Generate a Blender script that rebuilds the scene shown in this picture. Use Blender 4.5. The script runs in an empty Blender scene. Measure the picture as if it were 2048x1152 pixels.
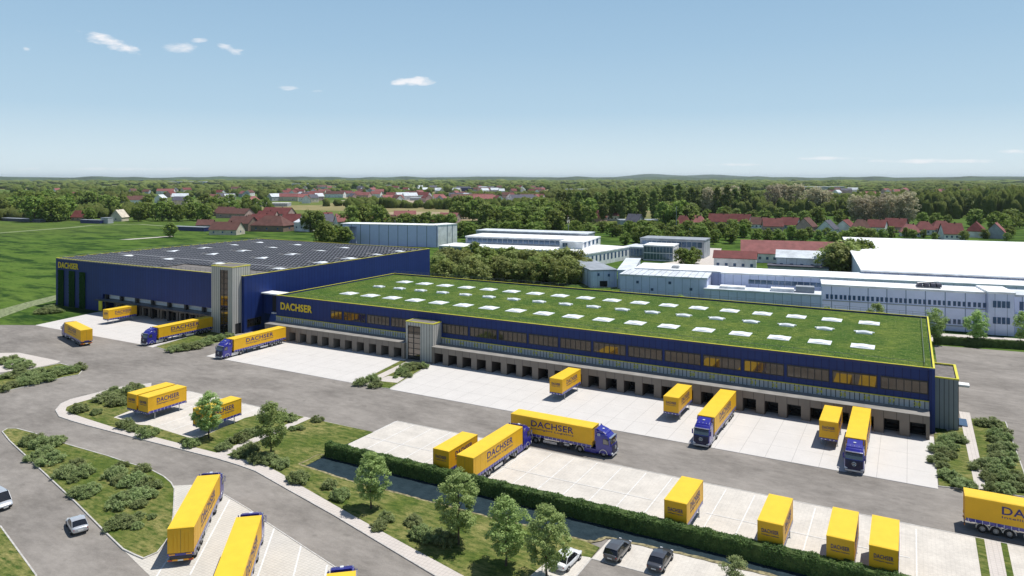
import bpy, bmesh, math, random
from mathutils import Vector, Matrix
random.seed(11)
scene = bpy.context.scene
R_ = math.radians
# ---------------------------------------------------------------- camera
cam_d = bpy.data.cameras.new('camera'); cam = bpy.data.objects.new('camera', cam_d)
scene.collection.objects.link(cam); scene.camera = cam
cam.location = (0, 0, 41.0)
cam.rotation_euler = (R_(90), 0, R_(29.065))
cam_d.sensor_width = 36; cam_d.lens = 25.17; cam_d.shift_y = -0.1079
cam_d.clip_start = 1.0; cam_d.clip_end = 60000
# ---------------------------------------------------------------- sun, sky, exposure
SUN = Vector((0.26, 0.31, 1.0)).normalized()
sl = bpy.data.lights.new('sun', 'SUN'); sl.energy = 4.9; sl.angle = R_(0.5); sl.color = (1.0, 0.965, 0.90)
so = bpy.data.objects.new('sun', sl); scene.collection.objects.link(so)
so.rotation_euler = SUN.to_track_quat('Z', 'Y').to_euler()
w = bpy.data.worlds.new('World'); scene.world = w; w.use_nodes = True
nt = w.node_tree; nt.nodes.clear()
def N(tree, typ, **kw):
    n = tree.nodes.new(typ)
    for k, v in kw.items(): setattr(n, k, v)
    return n
out = N(nt, 'ShaderNodeOutputWorld'); bg = N(nt, 'ShaderNodeBackground'); bg.inputs[1].default_value = 0.112
sky = N(nt, 'ShaderNodeTexSky', sky_type='NISHITA', sun_disc=False, sun_elevation=math.asin(SUN.z),
        sun_rotation=math.atan2(SUN.x, SUN.y), altitude=50, air_density=1.0, dust_density=0.2, ozone_density=2.0)
def mth(tree, op, a, b=None, c=None, clamp=False):
    n = N(tree, 'ShaderNodeMath', operation=op, use_clamp=clamp)
    for i, x in enumerate((a, b, c)):
        if x is None: continue
        if isinstance(x, (int, float)): n.inputs[i].default_value = x
        else: tree.links.new(x, n.inputs[i])
    return n.outputs[0]
tc = N(nt, 'ShaderNodeTexCoord'); sep = N(nt, 'ShaderNodeSeparateXYZ')
nt.links.new(tc.outputs['Generated'], sep.inputs[0])
ca, sa = math.cos(R_(29.065)), math.sin(R_(29.065))
fx = mth(nt, 'ADD', mth(nt, 'MULTIPLY', sep.outputs[0], ca), mth(nt, 'MULTIPLY', sep.outputs[1], sa))
fy = mth(nt, 'SUBTRACT', mth(nt, 'MULTIPLY', sep.outputs[1], ca), mth(nt, 'MULTIPLY', sep.outputs[0], sa))
fy = mth(nt, 'MAXIMUM', fy, 0.05)
hx = mth(nt, 'DIVIDE', fx, fy); hz_ = mth(nt, 'DIVIDE', sep.outputs[2], fy)
nz = N(nt, 'ShaderNodeTexNoise'); nz.inputs['Scale'].default_value = 26; nz.inputs['Detail'].default_value = 9; nz.inputs['Roughness'].default_value = 0.62
mp = N(nt, 'ShaderNodeMapping'); mp.inputs['Scale'].default_value = (1, 1, 3.2)
nt.links.new(tc.outputs['Generated'], mp.inputs[0]); nt.links.new(mp.outputs[0], nz.inputs['Vector'])
# clouds: azimuth tangent, elevation tangent, half length, half height, tilt, density
CLOUDS = [(-.563,.190,.062,.011,-.24,1.0),(-.468,.181,.034,.009,-.05,.55),(-.394,.180,.026,.008,-.2,.85),(-.436,.192,.014,.004,0,.6),(-.678,.179,.009,.005,-.2,.8),
          (-.135,.134,.040,.0075,0,1.0),(-.310,.125,.020,.0045,0,.6),(-.270,.121,.012,.003,0,.35),(.60,.023,.15,.004,0,.55),(.30,.018,.07,.003,0,.5),(.70,.036,.03,.004,0,.5),(.45,.027,.08,.003,0,.5),(-.55,.012,.2,.003,0,.3)]
acc = None
for (cx, cz, a, b, t, dn) in CLOUDS:
    dx = mth(nt, 'SUBTRACT', hx, cx); dz = mth(nt, 'SUBTRACT', mth(nt, 'SUBTRACT', hz_, cz), mth(nt, 'MULTIPLY', dx, t))
    ex = mth(nt, 'POWER', mth(nt, 'ABSOLUTE', mth(nt, 'DIVIDE', dx, a)), 2.0)
    ez = mth(nt, 'POWER', mth(nt, 'ABSOLUTE', mth(nt, 'DIVIDE', dz, b)), 2.0)
    r2 = mth(nt, 'ADD', ex, ez)
    d = mth(nt, 'SUBTRACT', mth(nt, 'MULTIPLY', nz.outputs[0], 3.4), mth(nt, 'ADD', mth(nt, 'MULTIPLY', r2, 0.9), 1.15))
    d = mth(nt, 'MULTIPLY', d, 1.5 * dn, clamp=True)
    acc = d if acc is None else mth(nt, 'MAXIMUM', acc, d)
acc = mth(nt, 'MULTIPLY', acc, 0.86)
mixc = N(nt, 'ShaderNodeMix', data_type='RGBA'); nt.links.new(acc, mixc.inputs[0])
tint = N(nt, 'ShaderNodeMix', data_type='RGBA', blend_type='MULTIPLY'); tint.inputs[0].default_value = 1; nt.links.new(sky.outputs[0], tint.inputs[6]); tint.inputs[7].default_value = (.80, .80, .80, 1)
te = mth(nt, 'DIVIDE', sep.outputs[2], mth(nt, 'MAXIMUM', mth(nt, 'SQRT', mth(nt, 'SUBTRACT', 1.0, mth(nt, 'MULTIPLY', sep.outputs[2], sep.outputs[2]), clamp=True)), .02))
ramp = N(nt, 'ShaderNodeValToRGB'); nt.links.new(mth(nt, 'DIVIDE', te, .30, clamp=True), ramp.inputs[0]); el = ramp.color_ramp.elements
for p_, c_ in ((0,(.78,.90,.95)),(.10,(.70,.85,.93)),(.30,(.50,.70,.86)),(.60,(.395,.60,.80)),(1,(.30,.495,.72))):
    q_ = el[0] if p_ == 0 else el[len(el)-1] if p_ == 1 else el.new(p_); q_.color = (*c_, 1)
rs_ = N(nt, 'ShaderNodeMix', data_type='RGBA', blend_type='MULTIPLY'); rs_.inputs[0].default_value = 1; nt.links.new(ramp.outputs[0], rs_.inputs[6]); rs_.inputs[7].default_value = (8.2, 8.2, 8.2, 1); rs_.clamp_result = False
hf = mth(nt, 'DIVIDE', mth(nt, 'SUBTRACT', .55, te), .27, clamp=True)
hm_ = N(nt, 'ShaderNodeMix', data_type='RGBA'); nt.links.new(hf, hm_.inputs[0]); nt.links.new(tint.outputs[2], hm_.inputs[6]); nt.links.new(rs_.outputs[2], hm_.inputs[7])
nt.links.new(hm_.outputs[2], mixc.inputs[6]); mixc.inputs[7].default_value = (8.6, 8.5, 8.7, 1)
nt.links.new(mixc.outputs[2], bg.inputs[0]); nt.links.new(bg.outputs[0], out.inputs[0])
vs = scene.view_settings; vs.view_transform = 'Standard'; vs.look = 'None'; vs.gamma = 1; vs.exposure = 0.03; vs.use_curve_mapping = False
scene.cycles.max_bounces = 6; scene.cycles.volume_bounces = 0; scene.cycles.transparent_max_bounces = 6

# ---------------------------------------------------------------- helpers
COL = scene.collection
class MB:
    """collects faces, one material slot per material"""
    def __init__(s): s.v = []; s.f = []; s.m = []; s.mats = []
    def mi(s, m):
        if m not in s.mats: s.mats.append(m)
        return s.mats.index(m)
    def add(s, vs_, fs, m):
        o = len(s.v); k = s.mi(m); s.v += [tuple(x) for x in vs_]
        for f in fs: s.f.append(tuple(o + i for i in f)); s.m.append(k)
    def box(s, x0, x1, y0, y1, z0, z1, m):
        s.add([(x0,y0,z0),(x1,y0,z0),(x1,y1,z0),(x0,y1,z0),(x0,y0,z1),(x1,y0,z1),(x1,y1,z1),(x0,y1,z1)],
              [(0,3,2,1),(4,5,6,7),(0,1,5,4),(1,2,6,5),(2,3,7,6),(3,0,4,7)], m)
    def obox(s, c, sx, sy, z0, z1, rot, m):
        q = [(-sx/2,-sy/2),(sx/2,-sy/2),(sx/2,sy/2),(-sx/2,sy/2)]
        p = [(c[0]+a*math.cos(rot)-b*math.sin(rot), c[1]+a*math.sin(rot)+b*math.cos(rot)) for a, b in q]
        s.prism(p, z0, z1, m)
    def prism(s, poly, z0, z1, m, mtop=None):
        ar = sum(poly[i][0]*poly[(i+1)%len(poly)][1]-poly[(i+1)%len(poly)][0]*poly[i][1] for i in range(len(poly)))
        if ar < 0: poly = poly[::-1]
        n = len(poly); v = [(x,y,z0) for x,y in poly]+[(x,y,z1) for x,y in poly]
        s.add(v, [(i,(i+1)%n,n+(i+1)%n,n+i) for i in range(n)], m)
        s.add(v[n:], [tuple(range(n))], mtop or m)
    def xprism(s, prof, y0, y1, m, k0=1.0):
        """side profile (x,z) extruded from y0 to y1"""
        n = len(prof); v = [(x,y0,z) for x,z in prof]+[(x,y1,z) for x,z in prof]
        s.add(v, [tuple(range(n)), tuple(range(2*n-1,n-1,-1))]+[(i,n+i,n+(i+1)%n,(i+1)%n) for i in range(n)], m)
    def sheet(s, poly, z, m):
        ar = sum(poly[i][0]*poly[(i+1)%len(poly)][1]-poly[(i+1)%len(poly)][0]*poly[i][1] for i in range(len(poly)))
        if ar < 0: poly = poly[::-1]
        s.add([(x,y,z) for x,y in poly], [tuple(range(len(poly)))], m)
    def tube(s, p, q, r, m, n=8, r2=None):
        p = Vector(p); q = Vector(q); d = (q-p)
        if d.length < 1e-6: return
        d.normalize(); a = d.orthogonal().normalized(); b = d.cross(a); r2 = r if r2 is None else r2
        v = [p+(a*math.cos(2*math.pi*i/n)+b*math.sin(2*math.pi*i/n))*r for i in range(n)]
        v += [q+(a*math.cos(2*math.pi*i/n)+b*math.sin(2*math.pi*i/n))*r2 for i in range(n)]
        s.add(v, [(i,(i+1)%n,n+(i+1)%n,n+i) for i in range(n)]+[tuple(range(n-1,-1,-1)), tuple(range(n,2*n))], m)
    def mesh(s, name, smooth=False):
        me = bpy.data.meshes.new(name); me.from_pydata(s.v, [], s.f)
        for m in s.mats: me.materials.append(m)
        me.polygons.foreach_set('material_index', s.m)
        if smooth: me.polygons.foreach_set('use_smooth', [True]*len(s.f))
        me.update(); return me
    def build(s, name, parent=None, smooth=False, bevel=0, loc=None):
        return link(name, s.mesh(name, smooth), parent, bevel, loc)
def link(name, me, parent=None, bevel=0, loc=None):
    o = bpy.data.objects.new(name, me); COL.objects.link(o)
    if parent is not None: o.parent = parent
    if loc: o.location = loc
    if bevel:
        b = o.modifiers.new('bevel', 'BEVEL'); b.width = bevel; b.segments = 2; b.limit_method = 'ANGLE'
    return o
def tag(o, label=None, cat=None, group=None, kind=None):
    if label: o['label'] = label
    if cat: o['category'] = cat
    if group: o['group'] = group
    if kind: o['kind'] = kind
    return o
def empty(name, loc=(0,0,0), rz=0):
    o = bpy.data.objects.new(name, None); COL.objects.link(o); o.location = loc; o.rotation_euler = (0,0,rz)
    o.empty_display_size = 0.5
    return o
KIDS = {}
def copy_tree(o, parent=None):
    c = o.copy(); COL.objects.link(c)
    if parent is not None: c.parent = parent
    for ch in o.children: copy_tree(ch, c)
    return c
def stru(name, mb, bevel=0):
    o = mb.build(name, bevel=bevel); o['kind'] = 'structure'; return o

# ---------------------------------------------------------------- materials
def nmat(name):
    m = bpy.data.materials.new(name); m.use_nodes = True; t = m.node_tree
    return m, t, t.nodes['Principled BSDF']
def rgb(t, sock, col):
    if isinstance(col, tuple): sock.default_value = (*col, 1)
    else: t.links.new(col, sock)
def mixrgb(t, fac, a, b, blend='MIX'):
    n = N(t, 'ShaderNodeMix', data_type='RGBA', blend_type=blend)
    if isinstance(fac, (int, float)): n.inputs[0].default_value = fac
    else: t.links.new(fac, n.inputs[0])
    rgb(t, n.inputs[6], a); rgb(t, n.inputs[7], b)
    return n.outputs[2]
def pos(t, scale=(1,1,1), obj=False, rot=0):
    m = N(t, 'ShaderNodeMapping'); m.inputs['Scale'].default_value = scale; m.inputs['Rotation'].default_value = (0,0,rot)
    if obj: t.links.new(N(t, 'ShaderNodeTexCoord').outputs['Object'], m.inputs[0])
    else: t.links.new(N(t, 'ShaderNodeNewGeometry').outputs['Position'], m.inputs[0])
    return m.outputs[0]
def noise(t, vec, scale, detail=4, rough=.55, lo=.35, hi=.65):
    n = N(t, 'ShaderNodeTexNoise'); n.inputs['Scale'].default_value = scale; n.inputs['Detail'].default_value = detail
    n.inputs['Roughness'].default_value = rough; t.links.new(vec, n.inputs['Vector'])
    r = N(t, 'ShaderNodeMapRange'); r.inputs[1].default_value = lo; r.inputs[2].default_value = hi; t.links.new(n.outputs[0], r.inputs[0])
    return r.outputs[0]
def bump(t, b, h, strength=.3, dist=.1):
    n = N(t, 'ShaderNodeBump'); n.inputs['Strength'].default_value = strength; n.inputs['Distance'].default_value = dist
    t.links.new(h, n.inputs['Height']); t.links.new(n.outputs[0], b.inputs['Normal'])
def brick(t, vec, w_, h_, mortar, offset=0.0):
    n = N(t, 'ShaderNodeTexBrick', offset=offset, squash=1.0); t.links.new(vec, n.inputs['Vector'])
    n.inputs['Scale'].default_value = 1; n.inputs['Brick Width'].default_value = w_; n.inputs['Row Height'].default_value = h_
    n.inputs['Mortar Size'].default_value = mortar; n.inputs['Mortar Smooth'].default_value = 0.1
    n.inputs['Color1'].default_value = (1,1,1,1); n.inputs['Color2'].default_value = (1,1,1,1); n.inputs['Mortar'].default_value = (0,0,0,1)
    return n
def plain(name, col, rough=.5, metal=0, var=.12, scale=1.5, spec=.5, coat=0, obj=True, em=None):
    m, t, b = nmat(name)
    f = noise(t, pos(t, obj=obj), scale, 5)
    c2 = tuple(max(0, c*(1-var*1.6)) for c in col); c1 = tuple(min(1, c*(1+var*.5)) for c in col)
    rgb(t, b.inputs['Base Color'], mixrgb(t, f, c2, c1))
    b.inputs['Roughness'].default_value = rough; b.inputs['Metallic'].default_value = metal
    b.inputs['Specular IOR Level'].default_value = spec; b.inputs['Coat Weight'].default_value = coat
    return m
def seams(name, col, seamcol, axis, period, width, rough=.45, metal=.0, var=.1, spec=.4, zper=None):
    """metal cladding: panel joints every `period` metres along an axis"""
    m, t, b = nmat(name); p = pos(t); s = N(t, 'ShaderNodeSeparateXYZ'); t.links.new(p, s.inputs[0])
    src = mth(t, 'ADD', s.outputs[0], s.outputs[1]) if axis == 'xy' else s.outputs['xyz'.index(axis)]
    def line(src, per, wd):
        fr = mth(t, 'FRACT', mth(t, 'DIVIDE', mth(t, 'ADD', src, 1000.0), per))
        return mth(t, 'LESS_THAN', fr, wd/per), fr
    l, fr = line(src, period, width)
    if zper: l = mth(t, 'MAXIMUM', l, line(s.outputs[2], zper, width)[0])
    fl = N(t, 'ShaderNodeTexWhiteNoise', noise_dimensions='1D')
    t.links.new(mth(t, 'FLOOR', mth(t, 'DIVIDE', mth(t, 'ADD', src, 1000.0), period)), fl.inputs['W'])
    f = mth(t, 'ADD', mth(t, 'MULTIPLY', noise(t, p, .6, 5), .5), mth(t, 'MULTIPLY', fl.outputs[0], .5))
    c = mixrgb(t, f, tuple(x*(1-var) for x in col), tuple(min(1, x*(1+var)) for x in col))
    rgb(t, b.inputs['Base Color'], mixrgb(t, l, c, seamcol))
    b.inputs['Roughness'].default_value = rough; b.inputs['Metallic'].default_value = metal; b.inputs['Specular IOR Level'].default_value = spec
    return m
def leafmat(name, a, b_, c, sc=0.25):
    m, t, b = nmat(name)
    g = N(t, 'ShaderNodeNewGeometry'); oi = N(t, 'ShaderNodeObjectInfo')
    f = noise(t, pos(t, obj=True), sc*4, 3, lo=.38, hi=.62)
    c1 = mixrgb(t, g.outputs['Random Per Island'], a, b_)
    c2 = mixrgb(t, mth(t, 'MULTIPLY', f, .55), c1, c)
    hv = N(t, 'ShaderNodeHueSaturation'); t.links.new(c2, hv.inputs['Color'])
    t.links.new(mth(t, 'ADD', mth(t, 'MULTIPLY', oi.outputs['Random'], .03), .49), hv.inputs['Hue'])
    t.links.new(mth(t, 'ADD', mth(t, 'MULTIPLY', oi.outputs['Random'], .4), .85), hv.inputs['Value'])
    t.links.new(hv.outputs[0], b.inputs['Base Color'])
    b.inputs['Roughness'].default_value = .6; b.inputs['Specular IOR Level'].default_value = .25
    tr = N(t, 'ShaderNodeBsdfTranslucent'); t.links.new(hv.outputs[0], tr.inputs[0])
    ms = N(t, 'ShaderNodeMixShader'); ms.inputs[0].default_value = .42
    t.links.new(b.outputs[0], ms.inputs[1]); t.links.new(tr.outputs[0], ms.inputs[2])
    t.links.new(ms.outputs[0], t.nodes['Material Output'].inputs[0])
    return m
def grassmat(name, g1, g2, dry, sc=1.0, dryamt=.6, speck=None):
    m, t, b = nmat(name); p = pos(t)
    big = noise(t, p, .12*sc, 4, .6, .38, .66); mid = noise(t, pos(t, (1,2.6,1)), .5*sc, 5, .65, .35, .68); fine = noise(t, p, 3.2*sc, 3, .7, .3, .7)
    c = mixrgb(t, mid, g1, g2)
    c = mixrgb(t, mth(t, 'MULTIPLY', mth(t, 'MULTIPLY', big, mid), dryamt), c, dry)
    c = mixrgb(t, mth(t, 'MULTIPLY', fine, .45), c, tuple(x*.45 for x in g1))
    if speck:
        sp = noise(t, p, 3.5, 1, .5, .64, .70); c = mixrgb(t, mth(t, 'MULTIPLY', sp, .6), c, speck)
    rgb(t, b.inputs['Base Color'], c); b.inputs['Roughness'].default_value = .9; b.inputs['Specular IOR Level'].default_value = .1
    bump(t, b, mth(t, 'ADD', fine, mid), .6, .12)
    return m
M = {}
def asphaltmat(name, ca_, cb_, rot=0.0):
    m, t, b = nmat(name)
    big = noise(t, pos(t, (.6,1,1), rot=rot), .12, 8, .66, .36, .64); st = noise(t, pos(t, (.5,1,1), rot=rot), .8, 7, .75, .36, .64); fine = noise(t, pos(t), 5, 2, .6, .3, .7)
    f = mth(t, 'ADD', mth(t, 'MULTIPLY', big, .5), mth(t, 'ADD', mth(t, 'MULTIPLY', st, .35), mth(t, 'MULTIPLY', fine, .15)))
    c = mixrgb(t, f, ca_, cb_)
    # oil drips and tyre-dark wear
    oil = noise(t, pos(t), .45, 2, .5, .68, .74); c = mixrgb(t, mth(t, 'MULTIPLY', oil, .25), c, tuple(x*.6 for x in ca_))
    rgb(t, b.inputs['Base Color'], c); b.inputs['Roughness'].default_value = .85; b.inputs['Specular IOR Level'].default_value = .2
    bump(t, b, fine, .25, .02); return m
M['asphalt'] = asphaltmat('asphalt', (.135,.122,.109), (.32,.293,.265), rot=.15)
def slabmat(name, col, w_, h_, mort, joint, var, dx=0, offset=0.0):
    m, t, b = nmat(name)
    v = N(t, 'ShaderNodeMapping'); v.inputs['Location'].default_value = (dx, 0, 0); t.links.new(N(t, 'ShaderNodeNewGeometry').outputs['Position'], v.inputs[0])
    br = brick(t, v.outputs[0], w_, h_, mort, offset)
    n1 = noise(t, pos(t), .35, 5, .6, .3, .7); n2 = noise(t, pos(t, (1,1,1)), 2.2, 4, .7, .3, .7)
    f = mth(t, 'ADD', mth(t, 'MULTIPLY', n1, .55), mth(t, 'MULTIPLY', n2, .45))
    c = mixrgb(t, f, tuple(x*(1-var) for x in col), tuple(x*(1+var*.6) for x in col))
    st = noise(t, pos(t, (.25,1,1)), .5, 4, .65, .62, .8); c = mixrgb(t, mth(t, 'MULTIPLY', st, .28), c, tuple(x*.62 for x in col))
    c = mixrgb(t, br.outputs['Fac'], c, mixrgb(t, joint, c, (.1,.09,.08)))
    rgb(t, b.inputs['Base Color'], c); b.inputs['Roughness'].default_value = .85; b.inputs['Specular IOR Level'].default_value = .2
    bump(t, b, n2, .15, .02); return m
M['concrete'] = slabmat('concrete_slabs', (.58,.555,.53), 3.65, 6.4, .035, .38, .09, dx=.35)
M['paving'] = slabmat('block_paving', (.60,.56,.505), .42, .42, .03, .10, .24)
M['paving2'] = slabmat('block_paving_rows', (.56,.53,.48), .5, .36, .035, .22, .16)
M['sidewalk'] = slabmat('sidewalk_slabs', (.56,.51,.47), .5, .5, .03, .25, .10)
M['kerb'] = plain('kerb_stone', (.52,.50,.47), .8, var=.15, obj=False)
M['line'] = plain('line_paint', (.74,.73,.71), .6, var=.12, scale=3, obj=False)
M['lawn'] = grassmat('lawn', (.055,.10,.018), (.17,.205,.045), (.40,.34,.14), 1.3, 1.0)
M['roofgreen'] = grassmat('sedum_roof', (.028,.075,.010), (.10,.175,.026), (.24,.27,.05), 1.0, .75, speck=(.5,.5,.22))
M['meadow'] = grassmat('meadow_grass', (.045,.105,.014), (.10,.19,.026), (.19,.23,.06), .14, .6)
M['gravel'] = plain('gravel', (.23,.27,.13), .95, var=.4, scale=1.2, obj=False)
M['dirt'] = plain('dry_verge', (.30,.26,.14), .95, var=.4, scale=2, obj=False)
def watermat():
    m, t, b = nmat('ditch_water'); n = noise(t, pos(t), .8, 5, .65, .3, .7)
    rgb(t, b.inputs['Base Color'], mixrgb(t, n, (.012,.024,.032), (.026,.046,.058)))
    b.inputs['Roughness'].default_value = .6; b.inputs['Specular IOR Level'].default_value = .12
    bump(t, b, noise(t, pos(t), 3, 4), .4, .05); return m
M['water'] = watermat()
NAVY = (.012,.031,.148)
M['navy'] = seams('navy_cladding', NAVY, (.006,.012,.07), 'xy', 1.22, .10, .5, var=.10, spec=.28)
M['navyd'] = plain('navy_trim', (.014,.024,.13), .5)
M['yellowtrim'] = plain('yellow_trim', (.68,.62,.04), .5, var=.06)
M['grey_clad'] = seams('grey_cladding', (.46,.45,.42), (.07,.07,.07), 'xy', .74, .12, .5, var=.06)
M['grey_band'] = seams('grey_band', (.40,.42,.43), (.02,.03,.03), 'xy', .73, .13, .5, var=.08)
M['annex_clad'] = seams('annex_cladding', (.22,.25,.26), (.012,.016,.018), 'xy', .66, .085, .5, var=.08)
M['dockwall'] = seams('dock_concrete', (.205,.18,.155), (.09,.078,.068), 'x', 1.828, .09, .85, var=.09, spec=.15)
M['dockroof'] = plain('dock_roof_membrane', (.27,.255,.235), .85, var=.15, scale=.5, obj=False)
M['dark'] = plain('dark_recess', (.012,.013,.016), .8)
M['door'] = seams('sectional_door', (.035,.037,.042), (.008,.008,.009), 'z', .5, .04, .6)
M['rubber'] = plain('dock_rubber', (.015,.015,.016), .8)
M['frame'] = plain('window_frame', (.02,.021,.024), .5)
def glass(name, tint, rough=.04, metal=.9):
    m, t, b = nmat(name); n = noise(t, pos(t), .3, 2)
    rgb(t, b.inputs['Base Color'], mixrgb(t, n, tint, tuple(x*.86 for x in tint)))
    b.inputs['Roughness'].default_value = rough; b.inputs['Metallic'].default_value = metal; return m
M['glass'] = glass('solar_glass', (.175,.16,.145))
M['glassblue'] = glass('office_glass', (.11,.17,.27), .15, .6)
M['winblue'] = plain('far_window', (.05,.10,.20), .25, spec=.6)
M['roofgrey'] = plain('roof_gravel', (.20,.185,.175), .95, spec=.08, var=.18, scale=1.2, obj=False)
M['skylight'] = plain('skylight_dome', (.86,.87,.88), .25, var=.03, spec=.5)
M['skylight2'] = plain('skylight_frame', (.66,.68,.70), .35, var=.05)
M['metal'] = plain('galvanised_steel', (.42,.43,.44), .45, metal=.5)
M['rail'] = plain('rail_steel', (.16,.17,.18), .5)
def panelmat():
    m, t, b = nmat('solar_panel'); br = brick(t, pos(t), 1.5, 50, .13)
    c = mixrgb(t, br.outputs['Fac'], (.015,.016,.021), (.34,.34,.36)); rgb(t, b.inputs['Base Color'], c)
    b.inputs['Roughness'].default_value = .5; b.inputs['Specular IOR Level'].default_value = .12; return m
M['panel'] = panelmat()
M['panelback'] = plain('panel_frame', (.30,.30,.31), .4)
M['ivy'] = grassmat('green_wall', (.012,.05,.012), (.03,.10,.02), (.03,.09,.02), 3.0, .2)
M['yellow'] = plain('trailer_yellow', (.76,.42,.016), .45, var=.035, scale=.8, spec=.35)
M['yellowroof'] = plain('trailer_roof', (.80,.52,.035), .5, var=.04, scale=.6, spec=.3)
M['blue'] = plain('truck_blue', (.024,.024,.27), .28, var=.06, spec=.5, coat=.5)
M['bluedark'] = plain('truck_grille', (.014,.014,.06), .4)
M['text'] = plain('lettering_blue', (.022,.02,.15), .5, var=.05)
M['texty'] = plain('lettering_yellow', (.75,.55,.03), .5, var=.05)
M['numy'] = plain('number_yellow', (.55,.52,.04), .5, var=.05)
M['strap'] = plain('strap_white', (.62,.64,.68), .5)
M['silver'] = plain('silver_guard', (.58,.59,.61), .3, metal=.4)
M['tyre'] = plain('tyre_rubber', (.018,.018,.019), .8)
M['rim'] = plain('wheel_rim', (.40,.41,.43), .35, metal=.6)
M['chassis'] = plain('chassis', (.03,.03,.04), .6)
M['windscreen'] = glass('windscreen', (.17,.17,.17), .06, .75)
M['chrome'] = plain('chrome', (.75,.76,.78), .2, metal=.8)
M['lampw'] = plain('headlamp', (.72,.74,.78), .15, spec=.8)
M['lampr'] = plain('tail_lamp', (.45,.02,.015), .25)
M['orange'] = plain('marker_orange', (.85,.38,.02), .4)
M['plate'] = plain('number_plate', (.75,.75,.72), .4)
M['carsilver'] = plain('silver_paint', (.58,.60,.63), .28, metal=.35, var=.04, coat=.6)
M['cargrey'] = plain('grey_paint', (.12,.12,.125), .3, metal=.4, var=.04, coat=.7)
M['cardark'] = plain('anthracite_paint', (.085,.088,.10), .3, metal=.4, var=.04, coat=.7)
M['carwhite'] = plain('white_paint', (.78,.79,.80), .3, var=.03, coat=.5)
M['carglass'] = plain('car_glass', (.012,.014,.018), .08, spec=.8)
M['bark'] = plain('bark', (.09,.07,.05), .9, var=.3, scale=4)
M['leaf'] = leafmat('leaf_tree', (.26,.36,.11), (.54,.66,.26), (.20,.28,.08))
M['shrub'] = leafmat('leaf_shrub', (.22,.28,.10), (.42,.48,.21), (.12,.16,.06), .6)
M['hedge'] = leafmat('leaf_hedge', (.07,.13,.035), (.20,.28,.08), (.035,.07,.02), .3)
M['crown'] = leafmat('leaf_far', (.14,.21,.04), (.36,.43,.09), (.08,.13,.028), .12)
M['olive'] = leafmat('leaf_olive', (.24,.28,.075), (.42,.46,.15), (.14,.17,.05), .12)
M['poplar'] = leafmat('leaf_poplar', (.16,.22,.05), (.34,.39,.11), (.10,.14,.035), .06)
M['bare'] = leafmat('leaf_bare', (.42,.36,.25), (.62,.55,.40), (.26,.25,.15), .08)
M['hrub'] = plain('shrub_wood', (.08,.065,.045), .9)
for k_, c_ in dict(wallcream=(.62,.56,.46), wallwhite=(.80,.80,.80), wallgrey=(.40,.42,.45), wallbrown=(.24,.18,.14), wallpink=(.52,.36,.33), roofred=(.17,.048,.045), roofbrown=(.13,.06,.05), roofpink=(.27,.10,.095), roofslate=(.10,.10,.13), roofwhite=(.84,.85,.86), rooflight=(.62,.66,.70), roofgrey2=(.30,.33,.37)).items():
    M[k_] = plain(k_, c_, .8, var=.14, scale=.35, spec=.3, obj=False)
M['blockwall'] = seams('pale_panel_wall', (.72,.75,.95), (.26,.32,.45), 'xy', 5.2, .28, .6, var=.06, zper=None)
M['blockwall2'] = seams('grey_panel_wall', (.62,.66,.84), (.26,.31,.42), 'xy', 3.1, .16, .6, var=.08)
M['slabwall'] = seams('slab_wall', (.60,.62,.90), (.15,.18,.28), 'xy', 7.4, .45, .6, var=.05)
TEARDROP = [(-127.8,60.9),(-128.6,62.1),(-127.3,62.8),(-122.8,63.0),(-113.9,62.8),(-103.0,63.1),(-98.3,63.0),(-93.1,63.1),(-89.3,62.5),(-86.6,61.7),(-84.5,60.7),(-81.5,58.5),(-77.9,55.8),(-74.1,52.7),(-73.0,51.3),(-71.8,49.5),(-72.0,48.0),(-73.5,48.0),(-75.7,48.1),(-81.1,49.4),(-92.1,52.2),(-110.7,56.6),(-122.2,59.3)]
CORNER_GRASS = [(-93.4,44.3),(-78.6,40.6)]
TRUCK_PARK = [(-85.6,61.4),(-83.8,62.7),(-79.3,63.8),(-77.4,62.8),(-71.3,61.5),(-66.8,60.2),(-53.7,57.0),(-48.7,55.9)]
TRUCK_PARK_L = [(-75.7,48.1),(-68.4,46.3)]
PARK_LINES = [[(-75.9,62.3),(-64.9,48.4)],[(-64.6,59.5),(-58.6,51.9)],[(-59.0,58.1),(-55.4,53.7)],[(-71.6,50.4),(-68.2,46.6)]]
ISLAND_OUT = [(-132.0,89.7),(-135.5,84.2),(-135.1,80.8),(-135.4,76.0),(-134.3,73.6),(-131.4,71.1),(-127.3,69.5),(-123.0,69.3),(-118.4,69.3),(-108.6,69.6),(-96.8,70.0),(-88.2,70.3),(-83.6,70.2),(-79.8,69.9),(-72.0,68.0),(-60.7,65.3),(-50.2,62.5),(-41.9,60.3),(-36.2,58.8)]
WALK_IN = [(-129.8,88.2),(-133.0,83.4),(-132.2,79.5),(-132.1,74.9),(-131.4,73.0),(-129.6,71.8),(-127.1,71.4),(-121.8,71.1),(-113.9,70.8),(-104.7,71.3),(-95.8,71.5),(-90.1,71.7),(-88.1,71.8),(-83.3,72.0),(-79.9,71.9),(-76.3,71.1),(-71.5,69.7),(-59.3,66.5),(-49.1,64.0),(-40.2,61.9),(-34.4,60.5)]
PATH = [(-90.0,71.7),(-88.1,71.8),(-89.0,89.6),(-90.3,89.6)]
SWAP_PAD = [(-118.7,73.8),(-111.2,73.7),(-109.8,74.4),(-98.9,73.8),(-97.7,74.0),(-97.3,74.7),(-98.3,84.3),(-97.9,89.6),(-101.3,89.7),(-121.1,89.7),(-128.0,89.9)]
PARK_PAD = [(-75.5,95.6),(-75.4,89.9),(-75.4,84.2),(-4.3,96.7),(11.1,97.1)]
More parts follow.
